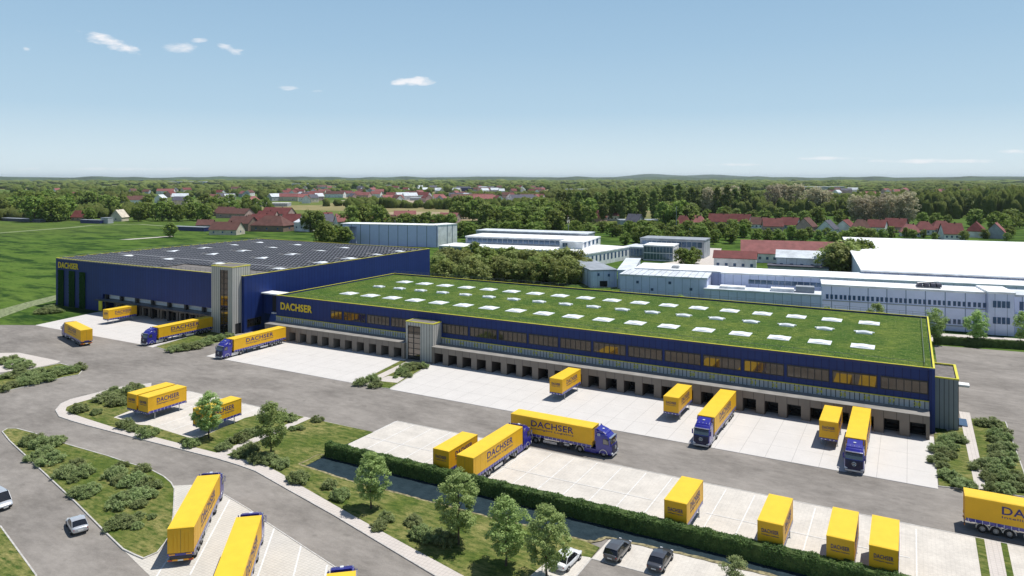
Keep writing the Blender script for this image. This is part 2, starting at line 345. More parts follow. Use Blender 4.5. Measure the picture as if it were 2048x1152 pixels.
PLINES = [-46.5,-43.1,-39.4,-35.8,-32.2,-28.7,-21.6,-17.9,-71.8,-68.0,-64.5,-10.9,-0.2]
PCROSS = [87.7,87.9,88.3]
LEFT_BED = [(-147.7,63.9),(-151.6,71.9),(-151.2,78.5),(-151.5,83.5),(-150.7,86.1),(-154.4,89.3),(-156.0,90.6),(-158.9,89.2),(-163.5,89.4),(-163.9,83.6),(-165.8,74.0)]
LEFT_PAVE = [(-189.4,85.8),(-182.2,90.4),(-165.7,90.7),(-164.6,89.4),(-164.8,84.5),(-169.0,75.4)]
PAD0 = [(-212.4,109.3),(-216.3,128.0),(-165.8,109.5),(-159.7,108.8),(-167.1,130.3)]
PAD1 = [(-141.1,110.2),(-132.8,109.7),(-108.0,109.2),(-96.4,110.7),(-99.5,127.4),(-139.0,127.6)]
PAD2 = [(-88.1,109.8),(-91.5,127.5),(-61.2,109.5),(-29.7,110.5),(-18.8,110.2),(3.2,110.5)]
WEDGE2 = [(-96.4,109.5),(-96.3,110.9),(-99.6,127.7),(-91.5,127.8),(-88.1,110.2),(-88.5,109.6),(-91.7,109.0)]
WEDGE2_PATH = [(-96.3,109.5),(-95.3,112.1),(-97.2,123.8),(-96.2,122.9),(-96.2,119.9)]
WEDGE1 = [(-159.7,109.6),(-156.0,109.2),(-153.4,108.7),(-151.2,111.1),(-150.7,119.7),(-155.2,128.7),(-162.2,128.4),(-167.8,130.8)]
R_GRASS1 = [(3.4,132.8),(3.2,125.0),(3.2,110.5),(6.1,110.9),(7.5,111.3),(7.4,115.1),(7.5,129.5),(7.5,138.4)]
R_PATH = [(7.2,142.5),(9.1,143.6),(8.8,125.1),(8.8,112.0),(7.5,111.8),(7.5,126.6)]
R_GRASS2 = [(9.1,143.6),(13.9,144.8),(13.8,121.2),(12.8,112.6),(8.8,112.2)]
STRIPS = [[(6.6,96.8),(7.3,97.1),(7.1,88.2),(6.4,87.9)],[(8.9,97.0),(9.3,96.7),(9.0,89.3),(8.6,89.1)]]
DITCH = [(-74.6,74.4),(-74.8,78.6),(-48.2,78.7),(-14.0,79.6),(-65.4,73.6),(-52.1,73.9),(-45.4,74.1),(-34.3,74.5),(-31.6,74.3),(-30.9,74.7),(-30.4,76.3),(-22.6,77.2),(-18.1,77.3)]
CARPARK = [(-30.5,71.6),(-24.0,71.8),(-30.0,67.6),(-29.6,71.8),(-29.8,76.6),(-22.6,77.0),(-34.1,74.3)]
GRAVEL = [(-237.3,97.4),(-247.0,117.1),(-253.6,127.8),(-260.4,141.1),(-249.8,135.3),(-244.0,124.7),(-232.1,110.0),(-219.3,90.0)]
HEDGE = [(-74.8,78.6),(-14.0,79.6)]
CARS = [(-83.5,47.3),(-97.5,46.5),(-27.7,72.7),(-22.7,72.6),(-30.9,67.8)]
CARS2 = [(-83.5,46.8),(-87.1,47.8),(-82.7,48.3),(-28.9,71.3),(-27.4,71.8),(-27.1,75.0),(-24.0,71.5),(-22.3,71.8),(-22.0,74.9),(-31.2,67.0),(-30.7,69.4),(-97.3,46.2),(-97.0,47.7)]
ROOFT = []
SHRUBS = [(-151.7,72.3,2.6,0,1),(-174.2,83.2,3.0,0,2),(-174.8,85.4,3.1,0,3),(-153.1,74.8,2.7,0,4),(-160.9,79.4,4.7,0,5),(-169.2,83.8,5.0,0,6),(-165.9,83.5,3.6,0,7),(-152.7,76.9,3.3,0,8),(-155.5,78.8,4.0,0,9),(-151.9,77.7,3.0,0,10),(-158.2,82.1,3.5,0,11),(-152.7,80.0,4.3,0,12),(-151.8,80.7,3.1,0,13),(-154.6,83.2,4.4,0,14),(-155.8,85.4,3.8,0,15),(-154.0,86.7,3.5,0,16),(-154.7,88.7,2.9,0,17),(-127.0,72.6,3.2,1,1),(-123.1,73.3,2.1,1,2),(-129.1,78.8,4.2,1,3),(-131.1,81.1,3.4,1,4),(-125.1,78.5,4.1,1,5),(-124.3,78.7,2.5,1,6),(-112.3,71.7,3.0,1,7),(-129.3,82.6,2.9,1,8),(-130.6,85.0,3.5,1,9),(-109.5,71.4,2.0,1,10),(-129.9,85.6,2.3,1,11),(-105.5,71.0,3.1,1,12),(-95.8,71.6,2.6,1,13),(-90.2,73.1,2.3,1,14),(-91.9,75.7,1.6,1,15),(-90.8,76.6,2.8,1,16),(-85.9,72.5,2.5,1,17),(-91.3,79.0,2.7,1,18),(-86.0,74.4,3.0,1,19),(-81.9,72.3,2.8,1,20),(-80.2,72.9,2.6,1,21),(-77.7,72.7,2.6,1,22),(-92.5,87.1,2.1,1,23),(-91.1,87.3,2.3,1,24),(-87.4,84.1,1.5,1,25),(-72.0,70.2,3.1,1,26),(-86.5,84.9,1.5,1,27),(-86.9,89.1,2.0,1,28),(-67.0,71.0,2.2,1,29),(-63.6,69.1,2.7,1,30),(-54.1,65.4,2.0,2,1),(-54.7,67.4,2.0,2,2),(-51.2,68.2,2.2,2,3),(-48.6,66.1,2.8,2,4),(-47.2,65.7,2.0,2,5),(-46.7,66.9,2.1,2,6),(-45.3,66.4,2.6,2,7),(-118.3,59.8,2.6,3,1),(-118.6,61.0,2.8,3,2),(-111.0,57.1,2.4,3,3),(-115.5,60.5,3.2,3,4),(-108.6,56.9,2.0,3,5),(-111.2,58.6,2.9,3,6),(-107.6,57.6,3.3,3,7),(-114.3,61.5,2.8,3,8),(-115.2,63.0,1.9,3,9),(-101.2,56.1,3.1,3,10),(-98.3,55.5,1.6,3,11),(-102.7,58.2,2.6,3,12),(-93.6,53.5,2.5,3,13),(-99.4,57.2,3.1,3,14),(-92.3,53.6,2.1,3,15),(-93.0,54.8,2.4,3,16),(-81.3,50.4,2.3,3,17),(-94.9,59.2,3.1,3,18),(-86.0,54.1,3.0,3,19),(-92.4,58.3,2.2,3,20),(-82.3,51.9,1.8,3,21),(-97.3,61.6,1.9,3,22),(-86.9,55.7,2.3,3,23),(-80.4,51.6,2.3,3,24),(-90.5,59.1,3.5,3,25),(-85.8,56.4,3.5,3,26),(-80.9,53.2,1.6,3,27),(-78.8,51.8,1.4,3,28),(-83.7,55.3,1.9,3,29),(-93.4,62.1,2.3,3,30),(-87.6,59.1,3.0,3,31),(-85.1,57.6,2.1,3,32),(-79.5,54.1,1.1,3,33),(-151.4,108.9,3.9,4,1),(-150.9,110.9,4.3,4,2),(-149.9,112.9,4.4,4,3),(-150.6,115.9,4.1,4,4),(-152.4,119.5,4.2,4,5),(-151.3,121.7,4.2,4,6),(-151.6,124.2,3.5,4,7),(-94.7,109.1,3.0,5,1),(-94.4,112.2,3.1,5,2),(-91.3,109.3,2.7,5,3),(-91.8,116.2,1.1,5,4),(-92.8,119.3,2.9,5,5),(-93.8,122.2,3.0,5,6),(-90.5,118.3,2.4,5,7),(-93.3,122.9,3.7,5,8),(-92.3,124.6,2.7,5,9),(-91.5,125.4,2.4,5,10),(3.5,119.7,2.6,6,1),(3.8,124.2,2.7,6,2),(3.9,117.9,1.9,6,3),(4.8,129.1,2.6,6,4),(4.7,122.7,2.5,6,5),(4.4,114.4,2.3,6,6),(5.3,126.4,2.5,6,7),(6.0,130.8,2.8,6,8),(5.2,113.3,2.5,6,9),(6.9,130.6,2.1,6,10),(6.0,111.4,2.6,6,11),(6.9,111.8,2.0,6,12),(8.6,119.8,2.8,6,13),(10.6,140.9,2.5,6,14),(9.2,116.1,2.3,6,15),(9.9,121.7,2.6,6,16),(9.4,112.2,2.2,6,17),(12.0,141.2,3.0,6,18),(11.5,133.1,2.1,6,19),(11.4,128.5,2.7,6,20),(12.2,135.2,3.1,6,21),(11.2,124.5,2.6,6,22),(10.9,119.3,2.5,6,23),(13.2,137.7,2.4,6,24),(11.8,123.0,2.4,6,25),(10.8,112.4,2.4,6,26),(12.9,130.6,2.5,6,27),(11.5,116.7,2.7,6,28),(12.7,126.1,2.4,6,29),(12.7,118.5,2.3,6,30),(12.3,114.1,2.4,6,31),(13.5,116.7,2.2,6,32),(-229.0,120.3,5.1,7,1),(-232.9,124.2,4.2,7,2),(-226.6,122.3,4.6,7,3)]
NEAR = [(-96.1,75.0,7.4,4.5),(-82.2,74.8,7.9,5.0),(-58.2,68.9,6.9,4.4),(-44.0,66.9,8.4,4.9),(-37.2,65.6,7.3,4.8),(-32.4,65.6,7.4,4.7)]
MID = [(-166,238,9.1,1,0,0),(-159,231,8.4,1,0,1),(-157,232,7.6,1,0,2),(-160,243,7.7,1,0,3),(-148,229,7.8,1,0,4),(-149,234,9.9,1,0,5),(-149,240,9.9,1,0,6),(-142,231,8.2,1,0,7),(-149,248,8.3,1,0,8),(-145,248,9.0,1,0,9),(-140,245,8.9,1,0,10),(-143,253,8.0,1,0,11),(-135,247,8.3,1,0,12),(-133,247,8.2,1,0,13),(-128,244,8.1,1,0,14),(-128,248,9.7,1,0,15),(-128,255,10.0,1,0,16),(-126,252,9.4,1,0,17),(-123,252,7.6,1,0,18),(-117,248,8.9,1,0,19),(-119,259,9.2,1,0,20),(-114,254,8.6,1,0,21),(-168,242,9.4,1,1,0),(-174,257,10.1,1,1,1),(-161,245,10.5,1,1,2),(-165,255,10.0,1,1,3),(-162,255,8.5,1,1,4),(-162,264,10.3,1,1,5),(-157,263,9.2,1,1,6),(-153,269,9.3,1,1,7),(-143,257,10.5,1,1,8),(-144,269,9.2,1,1,9),(-137,260,10.9,1,1,10),(-140,274,8.7,1,1,11),(-134,270,9.8,1,1,12),(-134,281,9.3,1,1,13),(-126,273,10.9,1,1,14),(-122,276,9.9,1,1,15),(-164,261,12.7,0,2,0),(-150,247,12.4,0,2,1),(-153,258,10.3,0,2,2),(-152,267,10.2,0,2,3),(-148,267,11.0,0,2,4),(-128,282,7.3,1,3,0),(-122,276,7.1,1,3,1),(-116,273,7.3,1,3,2),(-309,320,12.1,0,4,0),(-296,310,14.4,0,4,1),(-301,320,11.2,0,4,2),(-303,324,11.8,0,4,3),(-304,330,10.9,0,4,4),(-293,323,11.3,0,4,5),(-324,366,13.8,0,5,0),(-379,425,18.1,0,6,0),(-396,447,16.2,0,6,1),(-383,443,18.4,0,6,2),(-392,459,18.5,0,6,3),(-362,435,18.5,0,6,4),(-362,442,16.4,0,6,5),(-361,467,10.9,0,7,0),(-362,472,11.4,0,7,1),(-332,446,11.9,0,7,2),(-327,447,13.1,0,7,3),(-350,483,11.4,0,7,4),(-347,485,12.2,0,7,5),(-320,460,12.0,0,7,6),(-318,463,11.0,0,7,7),(-310,461,12.7,0,7,8),(-365,453,7.7,0,8,0),(-364,458,9.1,0,8,1),(-359,459,8.2,0,8,2),(-368,557,17.9,0,9,0),(-392,596,22.2,0,9,1),(-386,600,21.7,0,9,2),(-358,568,19.0,0,9,3),(-379,606,16.9,0,9,4),(-350,573,19.9,0,9,5),(-291,479,19.7,0,10,0),(-299,500,16.0,0,10,1),(-296,498,17.9,0,10,2),(-284,485,15.2,0,10,3),(-281,494,17.2,0,10,4),(-254,452,16.9,0,10,5),(-267,485,17.6,0,10,6),(-289,530,17.0,0,10,7),(-287,532,19.2,0,10,8),(-261,492,18.7,0,10,9),(-263,507,17.5,0,10,10),(-240,471,15.0,0,10,11),(-259,518,16.1,0,10,12),(-244,497,17.8,0,10,13),(-225,467,17.0,0,10,14),(-269,410,10.2,0,11,0),(-266,415,10.3,0,11,1),(-249,394,10.9,0,11,2),(-244,397,9.4,0,11,3),(-241,398,11.4,0,11,4),(-262,440,10.0,0,11,5),(-255,436,8.6,0,11,6),(-233,412,11.6,0,11,7),(-233,417,10.8,0,11,8),(-225,411,11.9,0,11,9),(-219,410,9.8,0,11,10),(-213,411,11.4,0,11,11),(-224,440,10.2,0,11,12),(-226,455,9.6,0,11,13),(-225,468,10.4,0,11,14),(-222,470,9.6,0,11,15),(-204,445,8.6,0,11,16),(-193,434,11.9,0,11,17),(-204,462,8.5,0,11,18),(-197,466,8.9,0,11,19),(-281,544,20.8,0,12,0),(-305,604,21.2,0,12,1),(-276,566,17.3,0,12,2),(-273,569,18.8,0,12,3),(-258,554,19.8,0,12,4),(-278,627,20.9,0,12,5),(-248,566,19.0,0,12,6),(-250,594,21.2,0,12,7),(-299,633,29.2,2,13,0),(-295,637,27.0,2,13,1),(-288,634,27.9,2,13,2),(-267,606,27.7,2,13,3),(-276,642,28.1,2,13,4),(-271,640,26.1,2,13,5),(-256,626,27.1,2,13,6),(-243,607,26.6,2,13,7),(-248,639,29.0,2,13,8),(-244,644,29.0,2,13,9),(-227,613,28.1,2,13,10),(-227,632,29.8,2,13,11),(-231,654,26.3,2,13,12),(-234,674,30.4,2,13,13),(-226,671,26.5,2,13,14),(-204,633,30.0,2,13,15),(-257,810,29.1,2,14,0),(-251,821,30.1,2,14,1),(-230,771,33.8,2,14,2),(-235,823,33.8,2,14,3),(-227,818,27.0,2,14,4),(-218,814,30.5,2,14,5),(-212,815,27.0,2,14,6),(-212,848,29.8,2,14,7),(-207,856,29.1,2,14,8),(-190,821,30.7,2,14,9),(-179,821,32.0,2,14,10),(-175,844,29.3,2,14,11),(-171,866,32.1,2,14,12),(-168,876,32.8,2,14,13),(-179,581,19.9,0,15,0),(-180,601,19.1,0,15,1),(-169,578,20.2,0,15,2),(-165,590,20.6,0,15,3),(-160,588,17.9,0,15,4),(-164,610,18.4,0,15,5),(-201,821,28.2,3,16,0),(-188,845,28.7,3,16,1),(-188,898,29.2,3,16,2),(-142,887,30.7,3,17,0),(-138,921,31.7,3,17,1),(-133,923,29.3,3,17,2),(-118,922,31.7,3,17,3),(-95,862,27.5,3,18,0),(-90,853,29.1,3,18,1),(-82,859,26.3,3,18,2),(-44,719,24.2,3,19,0),(-37,711,22.0,3,19,1),(-33,725,24.0,3,19,2),(-23,714,22.9,3,19,3),(-18,726,25.9,3,20,0),(-14,711,24.8,3,20,1),(-4,715,24.1,3,20,2),(-1,721,27.9,3,20,3),(-162,658,11.8,0,21,0),(-150,667,13.3,0,21,1),(-144,653,14.8,0,21,2),(-133,643,13.0,0,21,3),(-121,656,11.9,0,21,4),(-114,671,11.1,0,21,5),(-113,672,12.8,0,21,6),(-105,696,12.4,0,21,7),(-91,665,11.0,0,21,8),(-80,671,11.5,0,21,9),(-72,683,14.6,0,21,10),(-70,702,12.6,0,21,11),(-55,698,12.4,0,21,12),(-52,718,11.2,0,21,13),(-194,462,7.9,0,22,0),(-201,498,7.8,0,22,1),(-200,502,8.1,0,22,2),(-180,467,9.4,0,22,3),(-177,467,9.8,0,22,4),(-178,479,7.1,0,22,5),(-179,496,9.3,0,22,6),(-179,507,7.1,0,22,7),(-178,520,8.4,0,22,8),(-172,510,9.2,0,22,9),(-167,516,9.0,0,22,10),(-160,499,8.2,0,22,11),(-164,524,7.6,0,22,12),(-152,508,7.7,0,22,13),(-133,455,9.8,0,23,0),(-142,493,8.4,0,23,1),(-140,501,9.0,0,23,2),(-130,479,11.5,0,23,3),(-127,489,9.7,0,23,4),(-125,492,9.4,0,23,5),(-124,499,11.9,0,23,6),(-118,489,10.5,0,23,7),(-116,507,9.1,0,23,8),(-112,498,9.8,0,23,9),(-102,480,11.5,0,23,10),(-110,521,10.8,0,23,11),(-99,502,10.3,0,23,12),(-99,506,11.7,0,23,13),(-83,459,8.9,0,24,0),(-88,499,6.5,0,24,1),(-78,471,8.8,0,24,2),(-73,476,8.3,0,24,3),(-71,482,6.1,0,24,4),(-68,503,8.8,0,24,5),(-64,501,6.4,0,24,6),(-59,484,8.1,0,24,7),(-59,518,7.6,0,24,8),(-52,503,6.7,0,24,9),(-49,527,6.9,0,24,10),(-41,477,7.9,0,24,11),(-38,505,6.7,0,24,12),(-34,481,8.1,0,24,13),(-33,535,7.5,0,24,14),(-26,515,6.8,0,24,15),(-21,490,6.7,0,24,16),(-21,523,7.3,0,24,17),(-168,473,10.4,0,25,0),(-161,466,8.6,0,25,1),(-158,474,10.5,0,25,2),(-158,478,10.3,0,25,3),(-147,458,9.5,0,25,4),(-150,482,9.3,0,25,5),(-138,462,8.4,0,25,6),(-142,487,10.9,0,25,7),(-140,494,8.2,0,25,8),(-23,515,7.7,0,26,0),(-15,517,7.8,0,26,1),(-11,543,7.8,0,26,2),(-2,553,7.0,0,26,3),(2,545,6.0,0,26,4),(8,559,5.8,0,26,5),(14,534,5.4,0,26,6),(25,562,6.1,0,26,7),(30,546,6.3,0,26,8),(32,558,6.1,0,26,9),(44,574,6.1,0,26,10),(51,582,6.2,0,26,11),(55,562,5.1,0,26,12),(59,586,7.8,0,26,13),(4,848,21.6,2,27,0),(14,884,21.8,2,27,1),(24,890,20.9,2,27,2),(30,893,18.0,2,27,3),(39,856,20.5,2,27,4),(52,923,18.9,2,27,5),(53,861,21.8,2,27,6),(63,913,19.7,2,27,7),(47,699,14.2,0,28,0),(56,636,15.3,0,29,0),(61,650,13.3,0,29,1),(66,674,15.1,0,29,2),(71,692,15.0,0,29,3),(78,708,12.1,0,29,4),(10,701,11.0,0,30,0),(17,682,9.5,0,30,1),(20,714,10.0,0,30,2),(28,706,9.5,0,30,3),(-94,334,7.3,0,31,0),(-91,332,7.3,0,31,1),(-90,332,6.6,0,31,2),(-90,341,7.5,0,31,3),(-29,336,11.5,1,32,0),(-26,332,12.2,1,32,1),(-24,337,13.0,1,32,2),(-22,347,13.6,0,33,0),(-20,343,12.2,0,33,1),(-18,345,13.7,0,33,2),(-32,337,4.6,1,34,0),(-31,337,5.9,1,34,1),(-707,364,22.8,0,35,0),(-714,377,21.7,0,35,1),(-693,372,20.2,0,35,2),(-698,380,21.2,0,35,3),(-708,392,21.1,0,35,4),(-807,385,19.9,0,36,0),(-838,406,18.4,0,36,1),(-817,406,18.2,0,36,2),(-776,390,19.4,0,36,3),(-1068,507,19.7,0,37,0),(-898,436,17.4,0,37,1),(-880,432,19.8,0,37,2),(-977,488,23.6,0,37,3),(-898,456,19.3,0,37,4),(-821,424,24.0,0,37,5),(-988,518,22.1,0,37,6),(-1045,556,23.3,0,37,7),(-812,440,19.7,0,37,8),(-887,492,18.0,0,37,9),(-863,480,21.4,0,37,10),(-980,561,21.2,0,37,11),(-858,495,17.9,0,37,12),(-848,496,23.5,0,37,13),(-850,504,22.6,0,37,14),(-915,558,17.8,0,37,15),(-728,451,20.3,0,37,16),(-736,457,19.6,0,37,17),(-673,394,12.7,0,38,0),(-666,392,11.3,0,38,1),(-628,414,17.4,0,39,0),(-650,435,15.8,0,39,1),(-634,435,14.9,0,39,2),(-614,428,17.6,0,39,3),(-615,436,17.2,0,39,4),(-596,432,14.9,0,39,5),(-598,446,16.7,0,39,6),(-598,453,16.4,0,39,7),(-581,450,16.0,0,39,8),(-682,539,17.4,0,40,0),(-662,535,18.1,0,40,1),(-641,531,15.2,0,40,2),(-653,549,15.0,0,40,3),(-646,554,16.6,0,40,4),(-640,561,17.4,0,40,5),(-880,558,18.1,0,41,0),(-921,619,16.8,0,41,1),(-816,570,15.0,0,41,2),(-784,582,17.9,0,41,3),(-837,648,19.1,0,41,4),(-755,603,18.8,0,41,5),(-755,621,18.8,0,41,6),(-774,663,18.0,0,41,7),(-707,636,15.7,0,41,8),(-400,400,15.6,0,42,0),(-394,402,15.0,0,42,1),(-389,401,14.5,0,42,2),(-444,316,9.5,0,43,0),(-150,410,7.8,0,44,0),(-151,433,9.1,0,44,1),(-145,429,10.3,0,44,2),(-139,426,10.3,0,44,3),(-133,417,9.5,0,44,4),(-128,425,8.2,0,44,5),(-123,435,8.5,0,44,6),(-120,440,7.8,0,44,7),(-118,454,10.2,0,44,8),(-111,439,10.8,0,44,9),(-105,442,8.3,0,44,10),(-107,460,7.7,0,44,11),(-97,453,9.0,0,44,12),(-31,495,9.2,0,45,0),(-29,503,8.4,0,45,1),(-27,499,9.7,0,45,2),(-24,472,10.6,0,45,3),(-21,472,10.1,0,45,4)]
RH = [
(-274,585,0.20,12,12,4.1,5.7,'wallwhite','roofred',0,'far left of the poplars'),
(-253,622,1.40,12,10,4.2,6.8,'wallpink','roofpink',1,'left of the pale pink one'),
(-246,644,0.20,13,10,5.0,5.9,'wallwhite','roofpink',0,'largest pinkish one below the poplars'),
(-156,558,0.20,12,10,4.3,6.7,'wallwhite','roofred',1,'left of the bright gable'),
(-152,587,0.10,12,12,4.6,5.3,'wallwhite','roofpink',1,'with a bright red gable'),
(-140,614,0.10,18,11,3.9,6.4,'wallpink','roofred',0,'long one'),
(-122,610,-0.20,16,11,4.5,6.2,'wallgrey','roofred',0,'second long one'),
(-107,605,0.10,12,10,3.3,5.4,'wallwhite','roofbrown',0,'small brown one'),
(-92,576,0.30,14,11,4.0,5.8,'wallpink','roofred',0,'lower one behind the trees'),
(-83,605,-0.20,13,12,3.5,5.7,'wallgrey','roofred',0,'behind the first'),
(-68,578,1.40,13,12,4.4,6.4,'wallpink','roofbrown',0,'brown topped one'),
(-53,575,1.40,13,12,3.2,6.3,'wallwhite','roofslate',0,'slate topped one in the row'),
(-43,603,1.40,16,11,3.6,5.1,'wallwhite','roofred',0,'long one below the pale twiggy trees'),
(-31,577,0.10,12,11,4.6,5.8,'wallgrey','roofbrown',1,'brown one right of it'),
(-21,593,-0.20,12,11,4.7,5.1,'wallwhite','roofred',0,'narrow one'),
(-9,610,-0.20,14,12,4.2,6.1,'wallpink','roofred',0,'under the twin twiggy trees'),
(0,574,0.10,12,11,3.0,5.2,'wallwhite','roofpink',1,'pinkish small one'),
(9,599,0.20,12,11,3.6,5.5,'wallwhite','roofred',1,'wide hipped one'),
(20,616,0.30,14,11,3.7,5.3,'wallpink','roofred',1,'right wide one'),
(40,587,1.40,12,11,4.3,6.2,'wallwhite','roofred',1,'near the right edge'),
(51,584,1.40,13,11,3.9,6.4,'wallgrey','roofpink',0,'rightmost'),
(-203,579,-0.20,12,11,4.0,6.1,'wallgrey','roofslate',0,'slate roofed one in the middle'),
(-147,708,1.40,12,11,3.0,6.2,'wallwhite','roofbrown',1,'brown one in the wood'),
(24,559,0.30,12,11,3.7,6.8,'wallwhite','roofred',0,'low one'),
]
FAR = [(-1360,2204,12,0),(-890,1760,22,2),(-1055,1517,18,1),(-1169,1358,34,2),(-1167,1344,12,4),(-1224,1895,34,1),(-1070,1618,18,1),(-760,1171,12,0),(-652,943,14,3),(-569,980,12,2),(-1070,1740,34,3),(-860,969,12,4),(-837,1648,34,1),(-873,1578,12,4),(-1478,1759,18,4),(-979,1664,18,3),(-997,1140,12,3),(-1902,1975,34,4),(-714,908,14,0),(-640,1045,34,2),(-698,966,12,4),(-1024,2042,14,0),(-948,905,34,1),(-557,1036,34,0),(-995,936,14,4),(-924,1064,34,4),(-726,910,34,0),(-1292,1533,34,3),(-1231,2125,14,1),(-864,876,12,1),(-1329,1464,14,0),(-899,1192,22,0),(-1027,1690,34,4),(-1488,2021,18,0),(-620,1114,12,0),(-1195,1152,12,0),(-945,1280,14,2),(-1288,1261,22,4),(-1299,1500,18,3),(-1090,1106,22,0),(-1465,2064,22,4),(-839,1265,12,4),(-1184,2182,22,2),(-850,1070,22,0),(-1046,1158,34,0),(-1022,1751,14,0),(-804,1552,34,2),(-986,999,34,3),(-720,1100,34,4),(-1073,1073,12,3),(-921,948,12,4),(-1729,1717,22,1),(-898,1561,12,0),(-672,1193,18,4),(-1590,1830,34,4),(-1188,1625,34,0),(-1132,2181,18,4),(-1707,1804,14,1),(-832,1074,22,2),(-1109,1342,18,4),(-1507,1894,34,1),(-756,1509,14,3),(-699,1089,34,3),(-1223,1270,14,1),(-958,953,34,3),(-695,995,14,2),(-1152,1889,34,2),(-559,1077,34,2),(-662,1016,34,4),(-1117,1597,14,2),(-1212,1148,22,1),(-1260,1324,18,3),(-1140,1905,22,4),(-1029,1107,34,0),(-808,1065,22,0),(-1240,1617,14,0),(-548,1080,14,1),(-1147,1919,34,0),(-927,1730,12,2),(-1676,1774,12,0),(-906,900,18,0),(-956,1148,18,0),(-1381,1313,22,3),(-1039,1022,22,3),(-1340,1362,18,0),(-1266,1931,34,2),(-845,842,18,2),(-978,1611,18,0),(-589,968,34,4),(-819,1118,34,2),(-1413,1372,34,1),(-731,1098,14,1),(-1019,667,22,0),(-1394,790,18,4),(-1580,1062,14,3),(-1073,746,12,0),(-1014,803,34,4),(-1354,1087,18,2),(-1045,688,12,3),(-1620,1140,34,2),(-854,741,22,4),(-1774,1481,22,0),(-1347,781,12,4),(-1010,829,14,1),(-1125,820,22,1),(-1747,1291,22,1),(-1729,1244,14,1),(-1284,1109,18,0),(-1217,1035,22,3),(-1045,663,18,3),(-969,891,18,3),(-1966,1067,12,0),(-1059,865,22,1),(-1333,949,14,4),(-1139,683,22,0),(-939,684,14,1),(-1937,1336,12,0),(-1715,1115,12,3),(14,1572,18,2),(148,1786,14,0),(148,1849,12,0),(110,2028,14,0),(160,1978,14,3),(-71,1606,22,0),(137,1773,22,3),(-13,2229,22,1),(70,2040,22,3),(115,1982,14,3),(158,1775,18,2),(-23,1938,22,1),(180,1736,18,2),(-156,1784,14,1),(-145,2047,22,4),(-177,2185,12,4),(-143,1767,12,0),(-45,1964,12,0),(-138,2193,22,0),(152,1674,14,0),(-54,2077,18,4),(-141,1494,34,0),(145,2094,22,2),(-4,1792,12,2),(59,1998,12,0),(66,1579,34,4),(-265,2132,12,0),]
SHEDS = [(-6661,4200,-6387,4352,14.5,'navyd'),(-4176,2845,-3883,3008,15.8,'roofwhite'),(-904,696,-863,719,5.0,'roofwhite'),(-827,698,-769,730,5.0,'roofwhite'),(-2792,2645,-2698,2698,10.2,'roofwhite'),(-2065,2387,-1942,2455,8.6,'rooflight'),(-779,1027,-716,1061,5.0,'rooflight'),(-780,1165,-712,1203,5.0,'rooflight'),(-1164,1751,-1113,1780,10.3,'navyd'),(-824,1781,-769,1811,9.6,'roofwhite'),(-323,2506,-186,2583,11.5,'roofwhite'),(-119,1799,-19,1854,5.0,'roofslate'),(-139,1560,-104,1580,5.0,'roofred'),(-13,1760,28,1783,5.0,'roofpink'),(157,1725,188,1742,8.0,'glassblue'),(-94,1715,-56,1736,5.0,'navyd'),(-652,1129,-621,1147,5.5,'roofpink'),(-1400,2274,-1335,2310,7.5,'rooflight'),(-214,573,-175,595,5.0,'roofgrey2'),(-1838,1898,-1760,1942,7.1,'rooflight'),]
# ================================================================ GROUND
gm, gt, gb = nmat('countryside')
gp = pos(gt)
g1 = noise(gt, gp, .006, 5, .6, .4, .62); g2 = noise(gt, gp, .05, 5, .65, .35, .68); g3 = noise(gt, pos(gt, (1,2.5,1)), .35, 5, .7, .3, .7)
fld = N(gt, 'ShaderNodeTexVoronoi', feature='F1'); fld.inputs['Scale'].default_value = .0032; gt.links.new(pos(gt, (1,1.7,1), rot=.3), fld.inputs['Vector'])
fs = N(gt, 'ShaderNodeSeparateColor'); gt.links.new(fld.outputs['Color'], fs.inputs[0])
fieldc = mixrgb(gt, fs.outputs[0], (.06,.12,.02), (.17,.19,.06)); fieldc = mixrgb(gt, mth(gt, 'GREATER_THAN', fs.outputs[1], .78), fieldc, (.30,.25,.13))
fieldc = mixrgb(gt, mth(gt, 'MULTIPLY', g2, .5), fieldc, (.06,.10,.02))
near = mixrgb(gt, g3, (.034,.078,.012), (.105,.178,.030)); near = mixrgb(gt, mth(gt, 'MULTIPLY', g2, .45), near, (.15,.21,.045))
near = mixrgb(gt, mth(gt, 'MULTIPLY', noise(gt, pos(gt, (1,3.4,1), rot=.5),   .03, 8, .72, .46, .58), .95), near, (.014,.042,.009))
dl = N(gt, 'ShaderNodeVectorMath', operation='LENGTH'); gt.links.new(gp, dl.inputs[0])
fd = N(gt, 'ShaderNodeMapRange'); gt.links.new(dl.outputs['Value'], fd.inputs[0]); fd.inputs[1].default_value = 560; fd.inputs[2].default_value = 900
rgb(gt, gb.inputs['Base Color'], mixrgb(gt, fd.outputs[0], near, fieldc)); gb.inputs['Roughness'].default_value = .95; gb.inputs['Specular IOR Level'].default_value = .05
bump(gt, gb, g3, .5, .3)
m = MB(); m.sheet([(-36000,-3000),(26000,-3000),(26000,42000),(-36000,42000)], -.03, gm); stru('ground', m)
